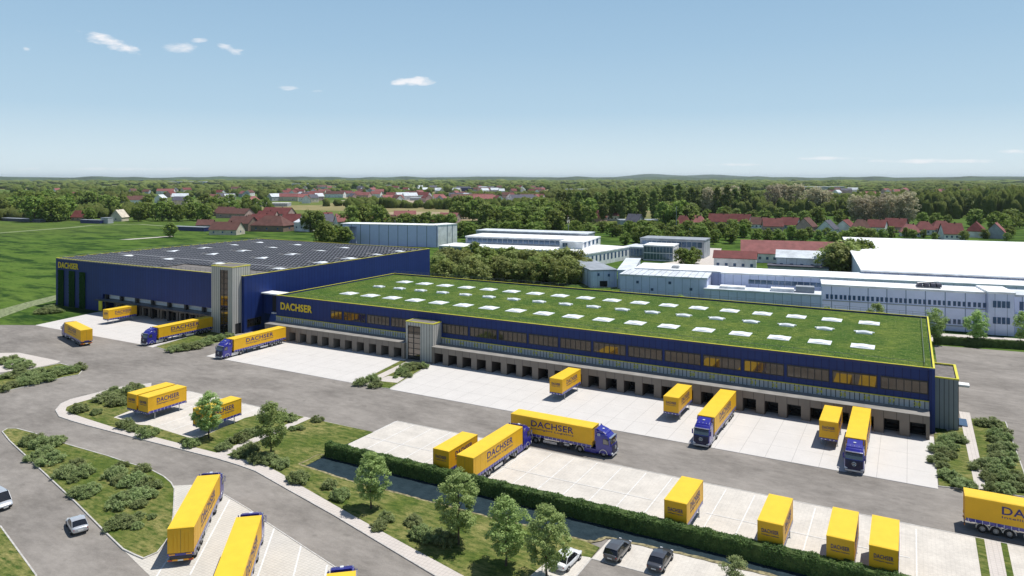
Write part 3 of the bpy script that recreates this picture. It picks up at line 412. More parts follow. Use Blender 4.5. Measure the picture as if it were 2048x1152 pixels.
# yard asphalt
m = MB(); m.sheet([(-212.6,109.4),(-222,104.4),(-245,93),(-330,60),(-330,10),(80,10),(80,212),(5.2,203.2),(5.2,132),(3.6,134),(-153,134),(-170,134),(-170,112)], 0.0, M['asphalt']); stru('road', m)
def slab(name, poly, z, mat, z0=-.02):
    mm = MB(); mm.prism(poly, z0, z, mat); return stru(name, mm)
def curb(poly, w_=.16, z=.14, closed=True, name='kerb'):
    mm = MB(); n = len(poly)
    for i in range(n if closed else n-1):
        a = Vector(poly[i]); b = Vector(poly[(i+1)%n]); d = (b-a)
        if d.length < .05: continue
        d.normalize(); nn = Vector((-d.y, d.x))*w_/2; a2 = a-d*w_*.3; b2 = b+d*w_*.3
        z_ = z + .0015*(i%2)
        mm.prism([tuple(a2-nn), tuple(b2-nn), tuple(b2+nn), tuple(a2+nn)], .001, z_, M['kerb'])
    return stru(name, mm)
# concrete dock aprons
slab('dock_apron_left', [(-212.2,109.4),(-216.3,128.0),(-216.3,132.6),(-166.5,132.6),(-166.2,130.3),(-165.6,109.4)], .012, M['concrete'])
slab('dock_apron_left_edge', [(-165.55,109.4),(-166.1,130.3),(-163.5,130.3),(-161.0,111.5),(-159.7,108.9)], .010, M['concrete'])
slab('dock_apron_middle', [(-141.2,109.5),(-144.2,131.3),(-99.7,131.3),(-96.5,110.6),(-96.8,109.3)], .012, M['concrete'])
slab('dock_apron_right', [(-88.1,109.67),(-91.7,128.8),(-91.7,131.3),(3.3,131.3),(3.25,109.67)], .012, M['concrete'])
slab('hall_floor', [(-144.2,131.3),(3.3,131.3),(3.3,133),(-144.2,133)], .01, M['dockwall'])
m = MB(); m.box(-141.0,-96.6,109.36,109.50,.0,.020,M['rail']); stru('drain_channel', m)
m = MB(); m.box(-88.0,3.2,109.52,109.66,.0,.020,M['rail']); stru('drain_channel', m)
# planting wedges between the aprons
w1 = [(-159.5,109.4),(-156.0,109.0),(-153.2,108.6),(-150.6,111.5),(-149.7,119.7),(-153.6,127.4),(-162.4,127.4),(-164.2,129.5)]
slab('lawn_wedge_left', w1, .09, M['lawn']); curb(w1, .14, .10)
w2 = [(-96.4,109.5),(-99.6,128.0),(-91.8,128.5),(-88.2,109.9),(-91.7,109.0)]
slab('lawn_wedge_middle', w2, .09, M['lawn']); curb(w2, .14, .10)
slab('path_wedge_middle', [(-95.4,109.6),(-97.9,127.9),(-95.9,128.1),(-93.5,109.6)], .10, M['sidewalk'])
slab('path_wedge_cross', [(-94.4,112.6),(-94.0,116.6),(-90.3,117.6),(-89.3,113.6)], .104, M['sidewalk'])
# left bed and pale paved point
slab('lawn_left_bed', LEFT_BED, .10, M['lawn']); curb(LEFT_BED)
slab('pavement_left', LEFT_PAVE, .02, M['sidewalk'])
# teardrop island
slab('lawn_teardrop', TEARDROP, .11, M['lawn']); curb(TEARDROP)
cg = CORNER_GRASS + [(-78.6,20),(-140,20),(-140,60)]
cg = [(-93.4,44.3),(-78.6,40.6),(-66,35),(-66,15),(-150,15),(-150,58)]
slab('lawn_corner', cg, .11, M['lawn']); curb(cg[:3], closed=False)
# truck park
tp = TRUCK_PARK[:7] + [(-40,53.6),(-35,44),(-60,30),(-62.5,41.5)] + [(-68.4,46.3),(-75.7,48.1),(-78.5,49.5),(-83,55),(-86.8,60.2)]
slab('truck_park_paving', tp, .015, M['paving2']); curb(TRUCK_PARK[3:7]+[(-40,53.6)], .14, .06, closed=False)
def lines(name, segs, wd=.16, z=.024):
    mm = MB()
    for k, (a, b) in enumerate(segs):
        a = Vector(a); b = Vector(b); d = (b-a).normalized(); nn = Vector((-d.y, d.x))*wd/2
        mm.sheet([tuple(a-nn), tuple(b-nn), tuple(b+nn), tuple(a+nn)], z+.0011*k, M['line'])
    return stru(name, mm)
u_ = Vector((11,-13.9)).normalized()
lines('truck_bay_markings', [((-75.6,62.1),(-64.9,48.4)), ((-71.0,51.0),(-66.5,45.0)), ((-64.9,59.6),(-54.4,46.3)), ((-59.2,58.2),(-48.7,45.0)), ((-53.9,56.7),(-43.4,43.5)), ((-70.2,61.0),(-59.6,47.6))][0:5], .18)
# main island: pavement rim + lawns + pads
slab('pavement', ISLAND_OUT + WALK_IN[::-1], .10, M['sidewalk']); curb(ISLAND_OUT, .14, .115, closed=False)
wi = WALK_IN
la = [wi[0]] + wi[1:12] + [(-90.0,71.7),(-90.4,89.7),(-97.4,89.8),(-98.9,84.3),(-97.6,74.7),(-98.0,73.9),(-99.2,73.7),(-109.8,74.2),(-111.3,73.6),(-118.9,73.7),(-121.0,82),(-121.4,90.0)]
slab('lawn_swap_yard', la, .11, M['lawn'])
slab('swap_yard_paving', [(-118.9,73.75),(-111.3,73.65),(-109.8,74.3),(-99.0,73.8),(-98.0,74.0),(-97.6,74.8),(-98.9,84.3),(-97.5,89.7),(-121.3,89.9),(-121,82)], .03, M['paving'])
slab('path', [(-90.0,71.7),(-88.1,71.8),(-88.9,89.7),(-90.4,89.7)], .104, M['sidewalk'])
lb = [wi[12]] + wi[13:] + [(-33.4,57.0),(-30.0,67.6),(-30.0,73.9),(-31.8,74.3),(-34.3,74.5),(-45.4,74.1),(-65.4,73.9),(-75.0,74.2),(-75.2,79.0),(-75.55,84.2),(-75.45,89.75),(-88.9,89.65)]
lb = [(-88.1,71.8)] + wi[14:] + lb[len([wi[12]]+wi[13:]):]
slab('lawn_main', lb, .11, M['lawn'])
lines('swap_bay_markings', [((x,74.6),(x,89.3)) for x in (-115.9,-112.2,-108.4,-104.7,-101.0)] + [((-120.8,84.1),(-98.9,84.1))], .13, .034)
curb([(-121.3,89.95),(-75.5,89.8),(-75.55,95.7)], .14, .05, closed=False)
# parking yard north of the hedge
slab('parking_paving', [(-75.5,79.5),(-75.5,95.9),(6.5,96.85),(6.5,79.5)], .02, M['paving'])
curb([(-75.5,95.95),(40,97.3)], .16, .05, closed=False)
pl = [-75.4+3.62*i for i in range(0, 22)]
lines('bay_markings', [((x,79.8),(x,95.8)) for i, x in enumerate(pl) if x < -27 or -22 < x < 1] + [((-75.4,87.75),(-32.2,88.1)), ((-32.2,88.1),(-28.7,88.15)), ((-21.7,87.95),(0,88.2))], .13, .028)
for k, sp in enumerate(([(6.5,96.85),(7.35,96.87),(7.1,80),(6.35,80)], [(8.9,96.9),(9.5,96.9),(9.15,80),(8.5,80)])):
    slab('grass_strip', sp, .05, M['lawn'])
slab('path_right', [(7.35,96.87),(8.9,96.9),(8.5,80),(7.1,80)], .04, M['sidewalk'])
slab('paving_right', [(9.5,96.9),(40,97.2),(40,80),(9.15,80)], .022, M['paving'])
slab('lawn_south_right', [(-6,79.4),(14,79.4),(14,60),(-6,60)], .09, M['lawn'])
# ditch
slab('ditch_water', [(-76.2,74.5),(-76.3,79.3),(-6,79.38),(-6,77.6),(-18.1,77.15),(-22.6,77.0),(-30.0,76.5),(-31.0,75.0),(-32.0,74.4),(-34.3,74.5),(-45.4,74.1),(-65.4,73.7)], .03, M['water'], -.4)
rim = [(-75.2,78.9),(-76.4,78.7),(-76.4,74.4),(-65.4,73.6),(-45.4,73.95),(-34.3,74.35),(-31.8,74.3),(-30.9,74.9),(-30.2,76.3),(-22.6,76.95),(-6,77.5)]
rr = random.Random(3); mm = MB()
pts = []
for i in range(len(rim)-1):
    a = Vector(rim[i]); b = Vector(rim[i+1]); n_ = max(2, int((b-a).length/.8))
    for k in range(n_): pts.append(a+(b-a)*k/n_)
pts.append(Vector(rim[-1])); nv = []
for i, p_ in enumerate(pts):
    d = (pts[min(i+1,len(pts)-1)]-pts[max(i-1,0)]).normalized(); nn = Vector((-d.y, d.x)); a = rr.uniform(.12,.42); b = rr.uniform(.08,.3)
    nv += [(*(p_-nn*b), .10), (*(p_+nn*a), .125)]
mm.add(nv, [(2*i,2*i+1,2*i+3,2*i+2) for i in range(len(pts)-1)], M['dirt']); stru('ditch_bank', mm)
# car park
slab('car_bay_paving', [(-29.9,66),(-29.9,71.5),(-29.75,76.2),(-22.6,76.85),(-6,77.4),(-6,60),(-20,60),(-20,71.7),(-29.0,71.55)], .05, M['paving'])
slab('car_bay_paving_left', [(-34.8,57.0),(-33.6,70.6),(-30.1,71.45),(-29.95,71.3),(-30.0,57)], .118, M['paving'])
slab('lawn_between_bays', [(-33.0,70.6),(-33.0,73.9),(-30.3,73.9),(-30.3,71.5)], .112, M['lawn'])
slab('car_park_road', [(-30.0,50),(-29.85,71.3),(-13.8,71.75),(-13.8,50)], .06, M['asphalt']); curb([(-30.0,55),(-29.9,71.35),(-13.8,71.8)], .14, .10, closed=False)
# right-hand beds by the annex
g1p = [(3.35,110.55),(3.35,132.6),(7.5,138.3),(7.5,129.5),(7.5,111.5)]
slab('lawn_right', g1p, .10, M['lawn']); slab('path_beside_annex', [(7.5,111.7),(7.5,147.5),(9.1,147.5),(8.8,112.2)], .105, M['sidewalk'])
g2p = [(8.8,112.2),(9.1,144.2),(13.9,144.9),(13.8,121.2),(13.4,112.4),(11,112.3)]
slab('lawn_far_right', g2p, .10, M['lawn']); curb([(3.3,110.5),(7.5,111.4),(13.4,112.3),(13.85,121.2),(14,145)], .14, .11, closed=False)
# gravel track, strips behind the halls
slab('gravel_track', GRAVEL, .006, M['gravel'])
slab('field_track', [(-610,262),(-585,276),(-598,340),(-610,361),(-590,388),(-552,384),(-552,388),(-590,393),(-617,363),(-605,338),(-592,280),(-614,268)], .02, M['gravel'])
slab('sand_track', [(-456,287),(-450,290),(-448,322),(-453,323)], .02, M['sidewalk'])
slab('tan_field', [(-520,600),(-372,575),(-352,590),(-300,640),(-420,720),(-540,690)], .03, plain('stubble', (.36,.28,.17), .95, var=.2, scale=.03, obj=False))
slab('tan_strip', [(-900,960),(-640,900),(-480,1080),(-420,1180),(-800,1130)], .03, plain('stubble_far', (.40,.33,.24), .95, var=.2, scale=.02, obj=False))
slab('service_road', [(3,207.5),(60,217),(60,224),(19,221.5),(-5,217.5),(-120,204),(-120,199),(-5,212)], .01, M['sidewalk'])
slab('verge_behind_hall', [(-146,184),(5,184),(5,188),(-146,192)], .01, grassmat('dry_grass_band', (.14,.17,.03), (.25,.25,.06), (.33,.29,.10)))
slab('factory_forecourt', [(-110,315),(-85,300),(-62,300),(-60,330),(-80,345),(-95,420),(-108,420),(-100,345)], .012, M['sidewalk'])
# far hills
def ridge(name, r, a0, a1, hs, col, seed):
    rr = random.Random(seed); mm = MB(); n = 160; v = []; mat = plain(name+'_cover', col, .95, var=.35, scale=.004, obj=False)
    for i in range(n+1):
        a = R_(a0+(a1-a0)*i/n)+R_(29.065); h = hs(a0+(a1-a0)*i/n, rr); d = Vector((-math.sin(a), math.cos(a)))
        for k, (dr, hh) in enumerate(((0,-1),(.05,h*.8),(.12,h),(.3,h*.7))): v.append((*(d*r*(1+dr)), hh))
    mm.add(v, [(4*i+k,4*i+4+k,4*i+5+k,4*i+1+k) for i in range(n) for k in range(3)], mat); o = stru(name, mm); return o
def h1(a, rr): return 44+6*math.sin(a*.9)+5*math.sin(a*2.3+1)+rr.uniform(0,3)
def h2(a, rr): return 46+75*math.exp(-((a+10.8)/2.2)**2)+42*math.exp(-((a+15.6)/1.8)**2)+14*math.sin(a*.35+1)+rr.uniform(-2,2)
ridge('far_woodland_ridge', 8200, -42, 42, h1, (.045,.08,.03), 1)
ridge('far_hills', 13500, -42, 42, h2, (.05,.085,.05), 2)

# ================================================================ WAREHOUSES
def letters(body, width, height, mat, depth=.05, bold=.022, name='lettering'):
    c = bpy.data.curves.new('t', 'FONT'); c.body = body; c.size = 1; c.extrude = depth/2; c.offset = bold; c.space_character = 1.07; c.resolution_u = 3
    o = bpy.data.objects.new('t', c); COL.objects.link(o); bpy.context.view_layer.update()
    me = bpy.data.meshes.new_from_object(o.evaluated_get(bpy.context.evaluated_depsgraph_get()))
    bpy.data.objects.remove(o); xs = [v.co.x for v in me.vertices]; ys = [v.co.y for v in me.vertices]
    sx = width/(max(xs)-min(xs)); sy = height/(max(ys)-min(ys)); mx = min(xs); my = min(ys)
    for v in me.vertices: v.co.x = (v.co.x-mx)*sx; v.co.y = (v.co.y-my)*sy
    me.materials.clear(); me.materials.append(mat); me.name = name
    return me
def txt_into(mb, body, width, height, mat, T, depth=.02, bold=.022):
    me = letters(body, width, height, mat, depth, bold)
    mb.add([T @ v.co for v in me.vertices], [tuple(p.vertices) for p in me.polygons], mat); bpy.data.meshes.remove(me)
FRONT = Matrix(((1,0,0),(0,0,-1),(0,1,0)))      # text facing -y: x->x, y->z
def wall_text(name, body, x, z, wd, h, y, mat, parent, depth=.08, bold=.03):
    me = letters(body, wd, h, mat, depth, bold, name); o = link(name, me, parent); o.location = (x, y, z); o.rotation_euler = (R_(90), 0, 0); return o
def parapet(mb, x0, x1, y0, y1, z, wd, cap, mat, inner, zi):
    """raised edge round a flat roof with a coloured cap"""
    for k, (a, b, c, d) in enumerate(((x0,x1,y0,y0+wd),(x0,x1,y1-wd,y1),(x0,x0+wd,y0+wd,y1-wd),(x1-wd,x1,y0+wd,y1-wd))):
        mb.box(a+.02, b-.02, c+.02, d-.02, zi, z-.08, inner); mb.box(a-.03, b+.03, c-.03 if k<2 else c+.03, d+.03 if k<2 else d-.03, z-.08, z, mat)
# ---- green-roofed hall
H2 = tag(empty('green_roof_warehouse', (-70,158,0)), 'long low navy blue warehouse with grass roof and a full front of dock doors', 'warehouse')
OX, OY = -70, 158
def P2(mb, name, parent=None, **k):
    o = mb.build(name, parent if parent is not None else H2, **k)
    if parent is None: o.location = (-OX, -OY, 0)
    return o
m = MB()
m.box(-144.4,3.5,133.3,182.2,3.6,9.93,M['navy']); m.box(-144.2,3.3,133.5,182.0,0,3.6,M['navy']); m.box(2.75,3.52,132.9,133.5,0,10.3,M['navy'])
P2(m, 'wall')
m = MB(); m.box(-144.0,3.1,133.7,181.8,9.93,9.99,M['roofgreen']); parapet(m,-144.4,3.5,133.3,182.2,10.4,.22,None,M['yellowtrim'],M['navyd'],9.93)
roof2 = P2(m, 'roof')
def pane_group(mb, x0, x1, z0, z1, y, n, gl, fr, off=.03):
    mb.box(x0,x1,y-.02,y+.1,z0,z1,gl)
    for i in range(n+1):
        x = x0+(x1-x0)*i/n; mb.box(x-.07,x+.07,y-.09,y-.02,z0,z1,fr)
    mb.box(x0-.07,x1+.07,y-.10,y-.03,z1-.02,z1+.22,fr); mb.box(x0-.07,x1+.07,y-.10,y-.03,z0-.1,z0+.04,fr)
for k in range(18):
    if k == 13: continue
    xr = 2.5-7.308*k; xl = xr-6.7; n = 6
    if k == 17: xl, xr, n = -125.4, -121.8, 3
    m = MB(); pane_group(m, xl, xr, 6.15, 8.0, 133.28, n, M['glass'], M['frame']); P2(m, 'window_band')
m = MB()
for x0, x1 in ((-144.3,-99.9),(-92.2,2.72)):
    m.box(x0,x1,133.12,133.29,3.66,4.92,M['grey_band']); m.box(x0,x1,133.05,133.3,4.92,5.03,M['yellowtrim'])
P2(m, 'cladding_band')
def dock_row(parentfn, x0, x1, openings, yf, yb, z1, h, mwall, mroof, wopen=2.2):
    m = MB(); m.box(x0,x1,yf,yf+.35,h,z1-.02,mwall); xs = [x0]
    for a in openings: xs += [a, a+wopen]
    xs.append(x1)
    for i in range(0, len(xs), 2):
        if xs[i+1]-xs[i] > .02: m.box(xs[i],xs[i+1],yf+.001,yb,0,h,mwall)
    m.box(x0,x1,yf+.35,yb+.0,h+.3,z1-.02,mwall)
    parentfn(m, 'dock_wall')
    m = MB(); m.box(x0-.02,x1+.02,yf-.12,yb+.9,z1-.02,z1+.06,mroof); parentfn(m, 'dock_canopy')
    for a in openings:
        m = MB(); m.box(a+.02,a+wopen-.02,yb-.5,yb-.4,0.02,h+.28,M['door']); m.box(a,a+.3,yb-.75,yb-.52,.02,h,M['rubber']); m.box(a+wopen-.3,a+wopen,yb-.75,yb-.52,.02,h,M['rubber'])
        m.box(a,a+wopen,yb-.75,yb-.53,h-.35,h,M['rubber']); m.box(a+.3,a+wopen-.3,yb-1.0,yb-.52,.02,.75,M['dark'])
        parentfn(m, 'dock_door')
opL = [-143.0+3.66*i for i in range(12)]; opR = [-91.4+3.656*i for i in range(26)]
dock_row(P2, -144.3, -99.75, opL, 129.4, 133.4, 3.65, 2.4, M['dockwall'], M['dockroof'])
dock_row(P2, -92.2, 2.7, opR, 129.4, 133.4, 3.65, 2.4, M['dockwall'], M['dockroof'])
for i, a in enumerate(opL+opR):
    if -100.5 < a+.6 < -91.5: continue
    wall_text('dock_number', str(i+1), a+.55, 4.0, 1.0 if i > 8 else .5, .62, 133.10, M['numy'], H2, .04, .02).location = (a+.55-OX, 133.10-OY, 4.0)
o = wall_text('lettering', 'DACHSER', 0, 0, 11.0, 1.9, 0, M['texty'], H2, .12, .03); o.location = (-142.7-OX, 133.2-OY, 6.78)
def rail(mb, a, b, z, h=1.0, step=2.4, r=.022, nb=2):
    a = Vector(a); b = Vector(b); n = max(1, int((b-a).length/step))
    for i in range(n+1):
        p = a+(b-a)*i/n; mb.box(p.x-r,p.x+r,p.y-r,p.y+r,z,z+h,M['rail'])
    for k in range(nb):
        zz = z+h*(1-k*.45); d = b-a
        if abs(d.x) > abs(d.y): mb.box(min(a.x,b.x),max(a.x,b.x),a.y-r,a.y+r,zz-r*2,zz,M['rail'])
        else: mb.box(a.x-r,a.x+r,min(a.y,b.y),max(a.y,b.y),zz-r*2,zz,M['rail'])
m = MB(); rail(m, (-144,182.0), (3.2,182.0), 10.4, .9, 2.6, .02); rail(m, (-143,135.6), (2.0,135.6), 9.99, .75, 2.2, .02, 1); rail(m, (2.1,135.6), (2.1,181), 9.99, .75, 2.2, .02, 2)
P2(m, 'roof_railing')
def domelight(sx, sy, h, base, mat, frame, tabs=False):
    m = MB()
    if tabs:
        m.box(-sx*.5,sx*.5,-sy*.5,sy*.5,0,.26,frame)
        for s in (-1, 1): m.box(min(s*sx*.5,s*sx*.64),max(s*sx*.5,s*sx*.64),-.18,.18,.2,.36,base)
    else: m.box(-sx*.68,sx*.68,-sy*.62,sy*.62,0,.10,base); m.box(-sx*.52,sx*.52,-sy*.46,sy*.46,.10,.18,frame)
    nx, ny = 8, 4; v = []; f = []; z0 = .26 if tabs else .18
    for i in range(nx+1):
        for j in range(ny+1):
            u = -1+2*i/nx; w_ = -1+2*j/ny; v.append((u*sx*.40, w_*sy*.42, z0+h*(1-u*u)))
    for i in range(nx):
        for j in range(ny): a = i*(ny+1)+j; f.append((a,a+ny+1,a+ny+2,a+1))
    for j in (0, ny): f.append(tuple(i*(ny+1)+j for i in (range(nx+1) if j else range(nx,-1,-1))))
    m.add(v, f, mat); return m
dl1 = domelight(2.9, 2.9, .12, M['skylight'], M['skylight'], M['skylight']).mesh('skylight')
dl2 = domelight(2.9, 2.0, .15, M['skylight'], M['skylight2'], M['skylight'], True).mesh('skylight')
for k in range(18):
    x = -130.9+7.255*k
    for y, me in ((146.0, dl1), (158.8, dl2), (170.0, dl1)):
        o = link('skylight', me, H2); o.location = (x+(.0 if y < 150 else -.4 if y < 165 else 0)-OX, y-OY, 9.99)
        if me is dl2:
            pass
# ---- annex at the right end (its own block)
AX = tag(empty('annex_block', (5.2,141.5,0)), 'dark grey clad annex with yellow roof edge at the right end of the low hall', 'annex')
m = MB(); m.box(3.53,6.9,136.3,146.6,0,7.98,M['annex_clad']); o = m.build('wall', AX); o.location = (-5.2,-141.5,0)
m = MB(); m.box(3.6,6.8,136.6,146.3,8.0,8.06,M['roofgrey'])
m.box(3.5,6.97,136.22,136.5,8.2,8.4,M['yellowtrim']); m.box(6.6,6.98,136.5,146.4,8.2,8.4,M['yellowtrim']); m.box(3.5,6.97,146.4,146.68,8.2,8.4,M['yellowtrim'])
m.box(3.53,6.9,136.3,136.5,7.98,8.2,M['annex_clad']); m.box(6.62,6.9,136.5,146.4,7.98,8.2,M['annex_clad']); m.box(3.53,6.9,146.4,146.6,7.98,8.2,M['annex_clad'])
o = m.build('roof', AX); o.location = (-5.2,-141.5,0)
m = MB(); m.box(6.95,8.6,139.5,141.3,6.55,6.75,M['roofwhite']); m.box(7.0,8.55,139.6,141.2,6.35,6.55,M['silver']); o = m.build('door_canopy', AX); o.location = (-5.2,-141.5,0)
m = MB(); m.box(7.0,8.3,138.8,142.6,.11,.3,M['glassblue']); m.tube((7.05,138.9,.11),(7.05,138.9,1.2),.04,M['metal']); o = m.build('glazed_light_well', AX); o.location = (-5.2,-141.5,0)
# ---- stair towers
def tower(name, label, x0, x1, y0, y1, z, glx0, glx1, side_door, strips, capz=.10):
    T_ = tag(empty(name, ((x0+x1)/2,y0,0)), label, 'stair tower'); L_ = (-(x0+x1)/2, -y0, 0)
    m = MB()
    m.box(x0,glx0,y0,y1,0,z-.1,M['grey_clad']); m.box(glx1,x1,y0,y1,0,z-.1,M['grey_clad']); m.box(glx0,glx1,y0+.5,y1,0,z-.1,M['grey_clad']); m.box(glx0,glx1,y0,y0+.5,z-.9,z-.1,M['grey_clad'])
    m.build('wall', T_, loc=L_)
    m = MB(); m.box(x0+.2,x1-.2,y0+.2,y1-.2,z-.1,z+.05,M['roofgrey'])
    for a in ((x0-.05,x1+.05,y0-.05,y0+.2),(x0-.05,x1+.05,y1-.2,y1+.05),(x0-.05,x0+.2,y0+.2,y1-.2),(x1-.2,x1+.05,y0+.2,y1-.2)): m.box(*a, z-.1, z+capz, M['yellowtrim'])
    m.build('roof', T_, loc=L_)
    m = MB(); m.box(glx0,glx1,y0+.12,y0+.2,0.1,z-.9,M['glass'])
    for x in (glx0,glx1,glx0+(glx1-glx0)*.45): m.box(x-.07,x+.07,y0+.02,y0+.13,.1,z-.9,M['frame'])
    zz = .1
    while zz < z-.8: m.box(glx0,glx1,y0+.03,y0+.12,zz-.05,zz+.05,M['frame']); zz += strips
    m.build('glazing', T_, loc=L_)
    if side_door:
        m = MB(); m.box(x1+.0,x1+.06,y0+.9,y0+2.6,0.05,2.6,M['dark']); m.box(x1+.03,x1+.1,y0+.9,y0+2.6,2.6,2.75,M['frame']); m.build('door', T_, loc=L_)
    return T_
tower('stair_tower', 'tall pale grey ribbed stair tower with a glass strip at the high hall corner', -162.4,-154.2,127.6,133.4,17.6,-159.0,-156.0,True,1.45)
tower('stair_tower', 'shorter grey ribbed stair tower set in the dock front of the low hall', -99.8,-92.3,130.1,133.3,8.5,-99.3,-95.8,False,1.2)
# ---- high hall with solar roof
H1 = tag(empty('solar_roof_warehouse', (-197,171,0)), 'tall navy blue warehouse at the left with solar panels all over its roof', 'warehouse')
def P1(mb, name, parent=None, **k):
    o = mb.build(name, parent if parent is not None else H1, **k); o.location = (197,-171,0); return o
m = MB(); X0, X1, Y0, Y1, Z1 = -241.0, -153.3, 130.5, 214.0, 15.1
m.box(X0,X1,134.6,Y1,0,Z1-.5,M['navy']); m.box(X0,-215.6,Y0,134.6,0,Z1-.5,M['navy']); m.box(-215.6,-163.0,Y0,134.6,5.45,Z1-.5,M['navy']); m.box(-163.0,X1,Y0,134.6,0,Z1-.5,M['navy'])
P1(m, 'wall')
m = MB(); m.box(X0+.3,X1-.3,Y0+.3,Y1-.3,Z1-.5,Z1-.44,M['roofgrey']); parapet(m,X0,X1,Y0,Y1,Z1,.26,None,M['yellowtrim'],M['navyd'],Z1-.5); P1(m, 'roof')
sky1 = [(x,y) for x in (-228.6,-207.8,-183.8,-158.4) for y in (146.7,164.2,176.7,189.2,201.8)]
me1 = domelight(3.0,3.0,.12,M['skylight'],M['skylight'],M['skylight']).mesh('skylight')
for x, y in sky1: o = link('skylight', me1, H1); o.location = (x+197, y-171, Z1-.3)
y = 131.9; k = 0
while y < 212:
    x0 = -239.2 if y > 131 else 0; x1 = -154.2
    if y < 141.5: x1 = -191.5
    segs = []; cur = x0
    for sx_, sy_ in sorted(sky1):
        if abs(sy_-y) < 2.4:
            segs.append((cur, sx_-3.4)); cur = sx_+3.4
    segs.append((cur, x1)); m = MB()
    for a, b in segs:
        b = min(b, x1)
        if b-a < 1: continue
        for s_ in (-1, 1):
            ya, yb = (y-1.84, y-.06) if s_ < 0 else (y+.06, y+1.6); za, zb = (Z1-.20, Z1+.22) if s_ < 0 else (Z1+.22, Z1-.20)
            m.add([(a,ya,za),(b,ya,za),(b,yb,zb),(a,yb,zb)], [(0,1,2,3)], M['panel'])
            m.add([(a,ya,za-.05),(b,ya,za-.05),(b,ya,za),(a,ya,za)], [(0,1,2,3)], M['panelback'])
        for xx in (a, b):
            m.add([(xx,y-1.84,Z1-.2),(xx,y+1.84,Z1-.2),(xx,y,Z1+.22)], [(0,1,2)], M['panelback'])
        m.box(a,b,y-.10,y+.10,Z1+.14,Z1+.225,M['panelback'])
    P1(m, 'solar_panel_row'); y += 3.9; k += 1
m = MB(); rail(m, (-190,132.6), (-163,132.6), Z1-.44, 1.0, 2.0, .025); rail(m, (-154.4,131.5), (-154.4,150), Z1-.44, 1.0, 2.0, .025); rail(m, (X0+.6,131.5), (X0+.6,213), Z1-.44, 1.1, 3.0, .03); P1(m, 'roof_railing')
o = wall_text('lettering', 'DACHSER', 0, 0, 11.1, 1.9, 0, M['texty'], H1, .12, .022); o.location = (-239.4+197, 130.38-171, 12.0)
for a, b in ((-239.3,-236.5),(-233.3,-230.4),(-227.6,-224.7)):
    m = MB(); rr = random.Random(int(-a)); n_ = 24
    m.box(a,b,130.28,130.49,.0,11.35,M['ivy'])
    v = []; f = []
    for i in range(900):
        x = rr.uniform(a-.08,b+.08); z = rr.uniform(.05,11.45); s = rr.uniform(.10,.22); t = rr.uniform(0,6.3)
        o_ = len(v); v += [(x+s*math.cos(t+q*2.1), 130.27-rr.uniform(0,.16), z+s*math.sin(t+q*2.1)) for q in range(3)]; f.append((o_,o_+1,o_+2))
    m.add(v, f, M['ivy']); P1(m, 'green_wall_strip')
# recessed dock front under the high hall
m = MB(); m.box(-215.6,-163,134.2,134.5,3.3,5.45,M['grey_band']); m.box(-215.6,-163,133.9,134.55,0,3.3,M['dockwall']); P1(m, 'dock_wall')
colx = [-215.3+7.45*i for i in range(8)]
for x in colx:
    m = MB(); m.box(x,x+.75,130.9,131.6,0,5.45,M['frame']); P1(m, 'column')
for i, x in enumerate(colx[:-1]):
    m = MB(); m.box(x+.8,x+7.4,131.9,132.0,3.95,5.42,M['blockwall2'] if False else M['skylight2']); m.box(x+.8,x+7.4,131.85,132.05,3.9,3.99,M['frame']); P1(m, 'clerestory_panel')
m = MB(); m.box(-217.0,-163.2,128.9,131.9,3.66,3.9,M['rail']); m.box(-217.0,-163.2,128.8,128.95,3.62,3.95,M['frame'])
P1(m, 'dock_canopy')
op1 = [-210.6+4.22*i for i in range(11)]
for a in op1:
    m = MB()
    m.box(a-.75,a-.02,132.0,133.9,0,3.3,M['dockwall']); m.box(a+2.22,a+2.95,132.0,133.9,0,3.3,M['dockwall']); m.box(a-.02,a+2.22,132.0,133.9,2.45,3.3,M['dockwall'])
    P1(m, 'dock_portal')
    m = MB(); m.box(a,a+2.2,133.1,133.2,.02,2.45,M['door']); m.box(a,a+.3,132.8,133.05,.02,2.45,M['rubber']); m.box(a+1.9,a+2.2,132.8,133.05,.02,2.45,M['rubber']); m.box(a+.3,a+1.9,132.5,133.08,.02,.8,M['dark']); P1(m, 'dock_door')
m = MB(); m.box(-217.3,-215.7,130.2,130.45,0.3,3.2,M['yellowtrim']); P1(m, 'yellow_door')
m = MB(); m.box(X1-.03,X1+.04,131.6,136.1,1.5,3.35,M['glass']); 
for i in range(7): yy = 131.6+4.5*i/6; m.box(X1+.02,X1+.09,yy-.05,yy+.05,1.5,3.35,M['frame'])
m.box(X1+.02,X1+.10,131.5,136.2,3.3,3.5,M['frame']); m.box(X1+.02,X1+.10,131.5,136.2,1.4,1.52,M['frame']); P1(m, 'window')
# link bridge between the halls
BR = tag(empty('link_corridor', (-148.8,138,0)), 'white roofed link corridor squeezed between the two blue halls', 'link corridor')
m = MB(); m.box(-153.2,-144.5,137.2,139.7,4.2,9.6,M['navy']); m.box(-149.4,-144.5,136.6,137.19,5.2,9.3,M['dark']); m.build('wall', BR, loc=(148.8,-138,0))
m = MB(); m.box(-153.2,-144.5,136.1,139.9,9.62,9.95,M['roofwhite']); m.box(-149.6,-144.6,136.4,137.15,4.6,4.85,M['roofwhite']); m.build('roof', BR, loc=(148.8,-138,0))
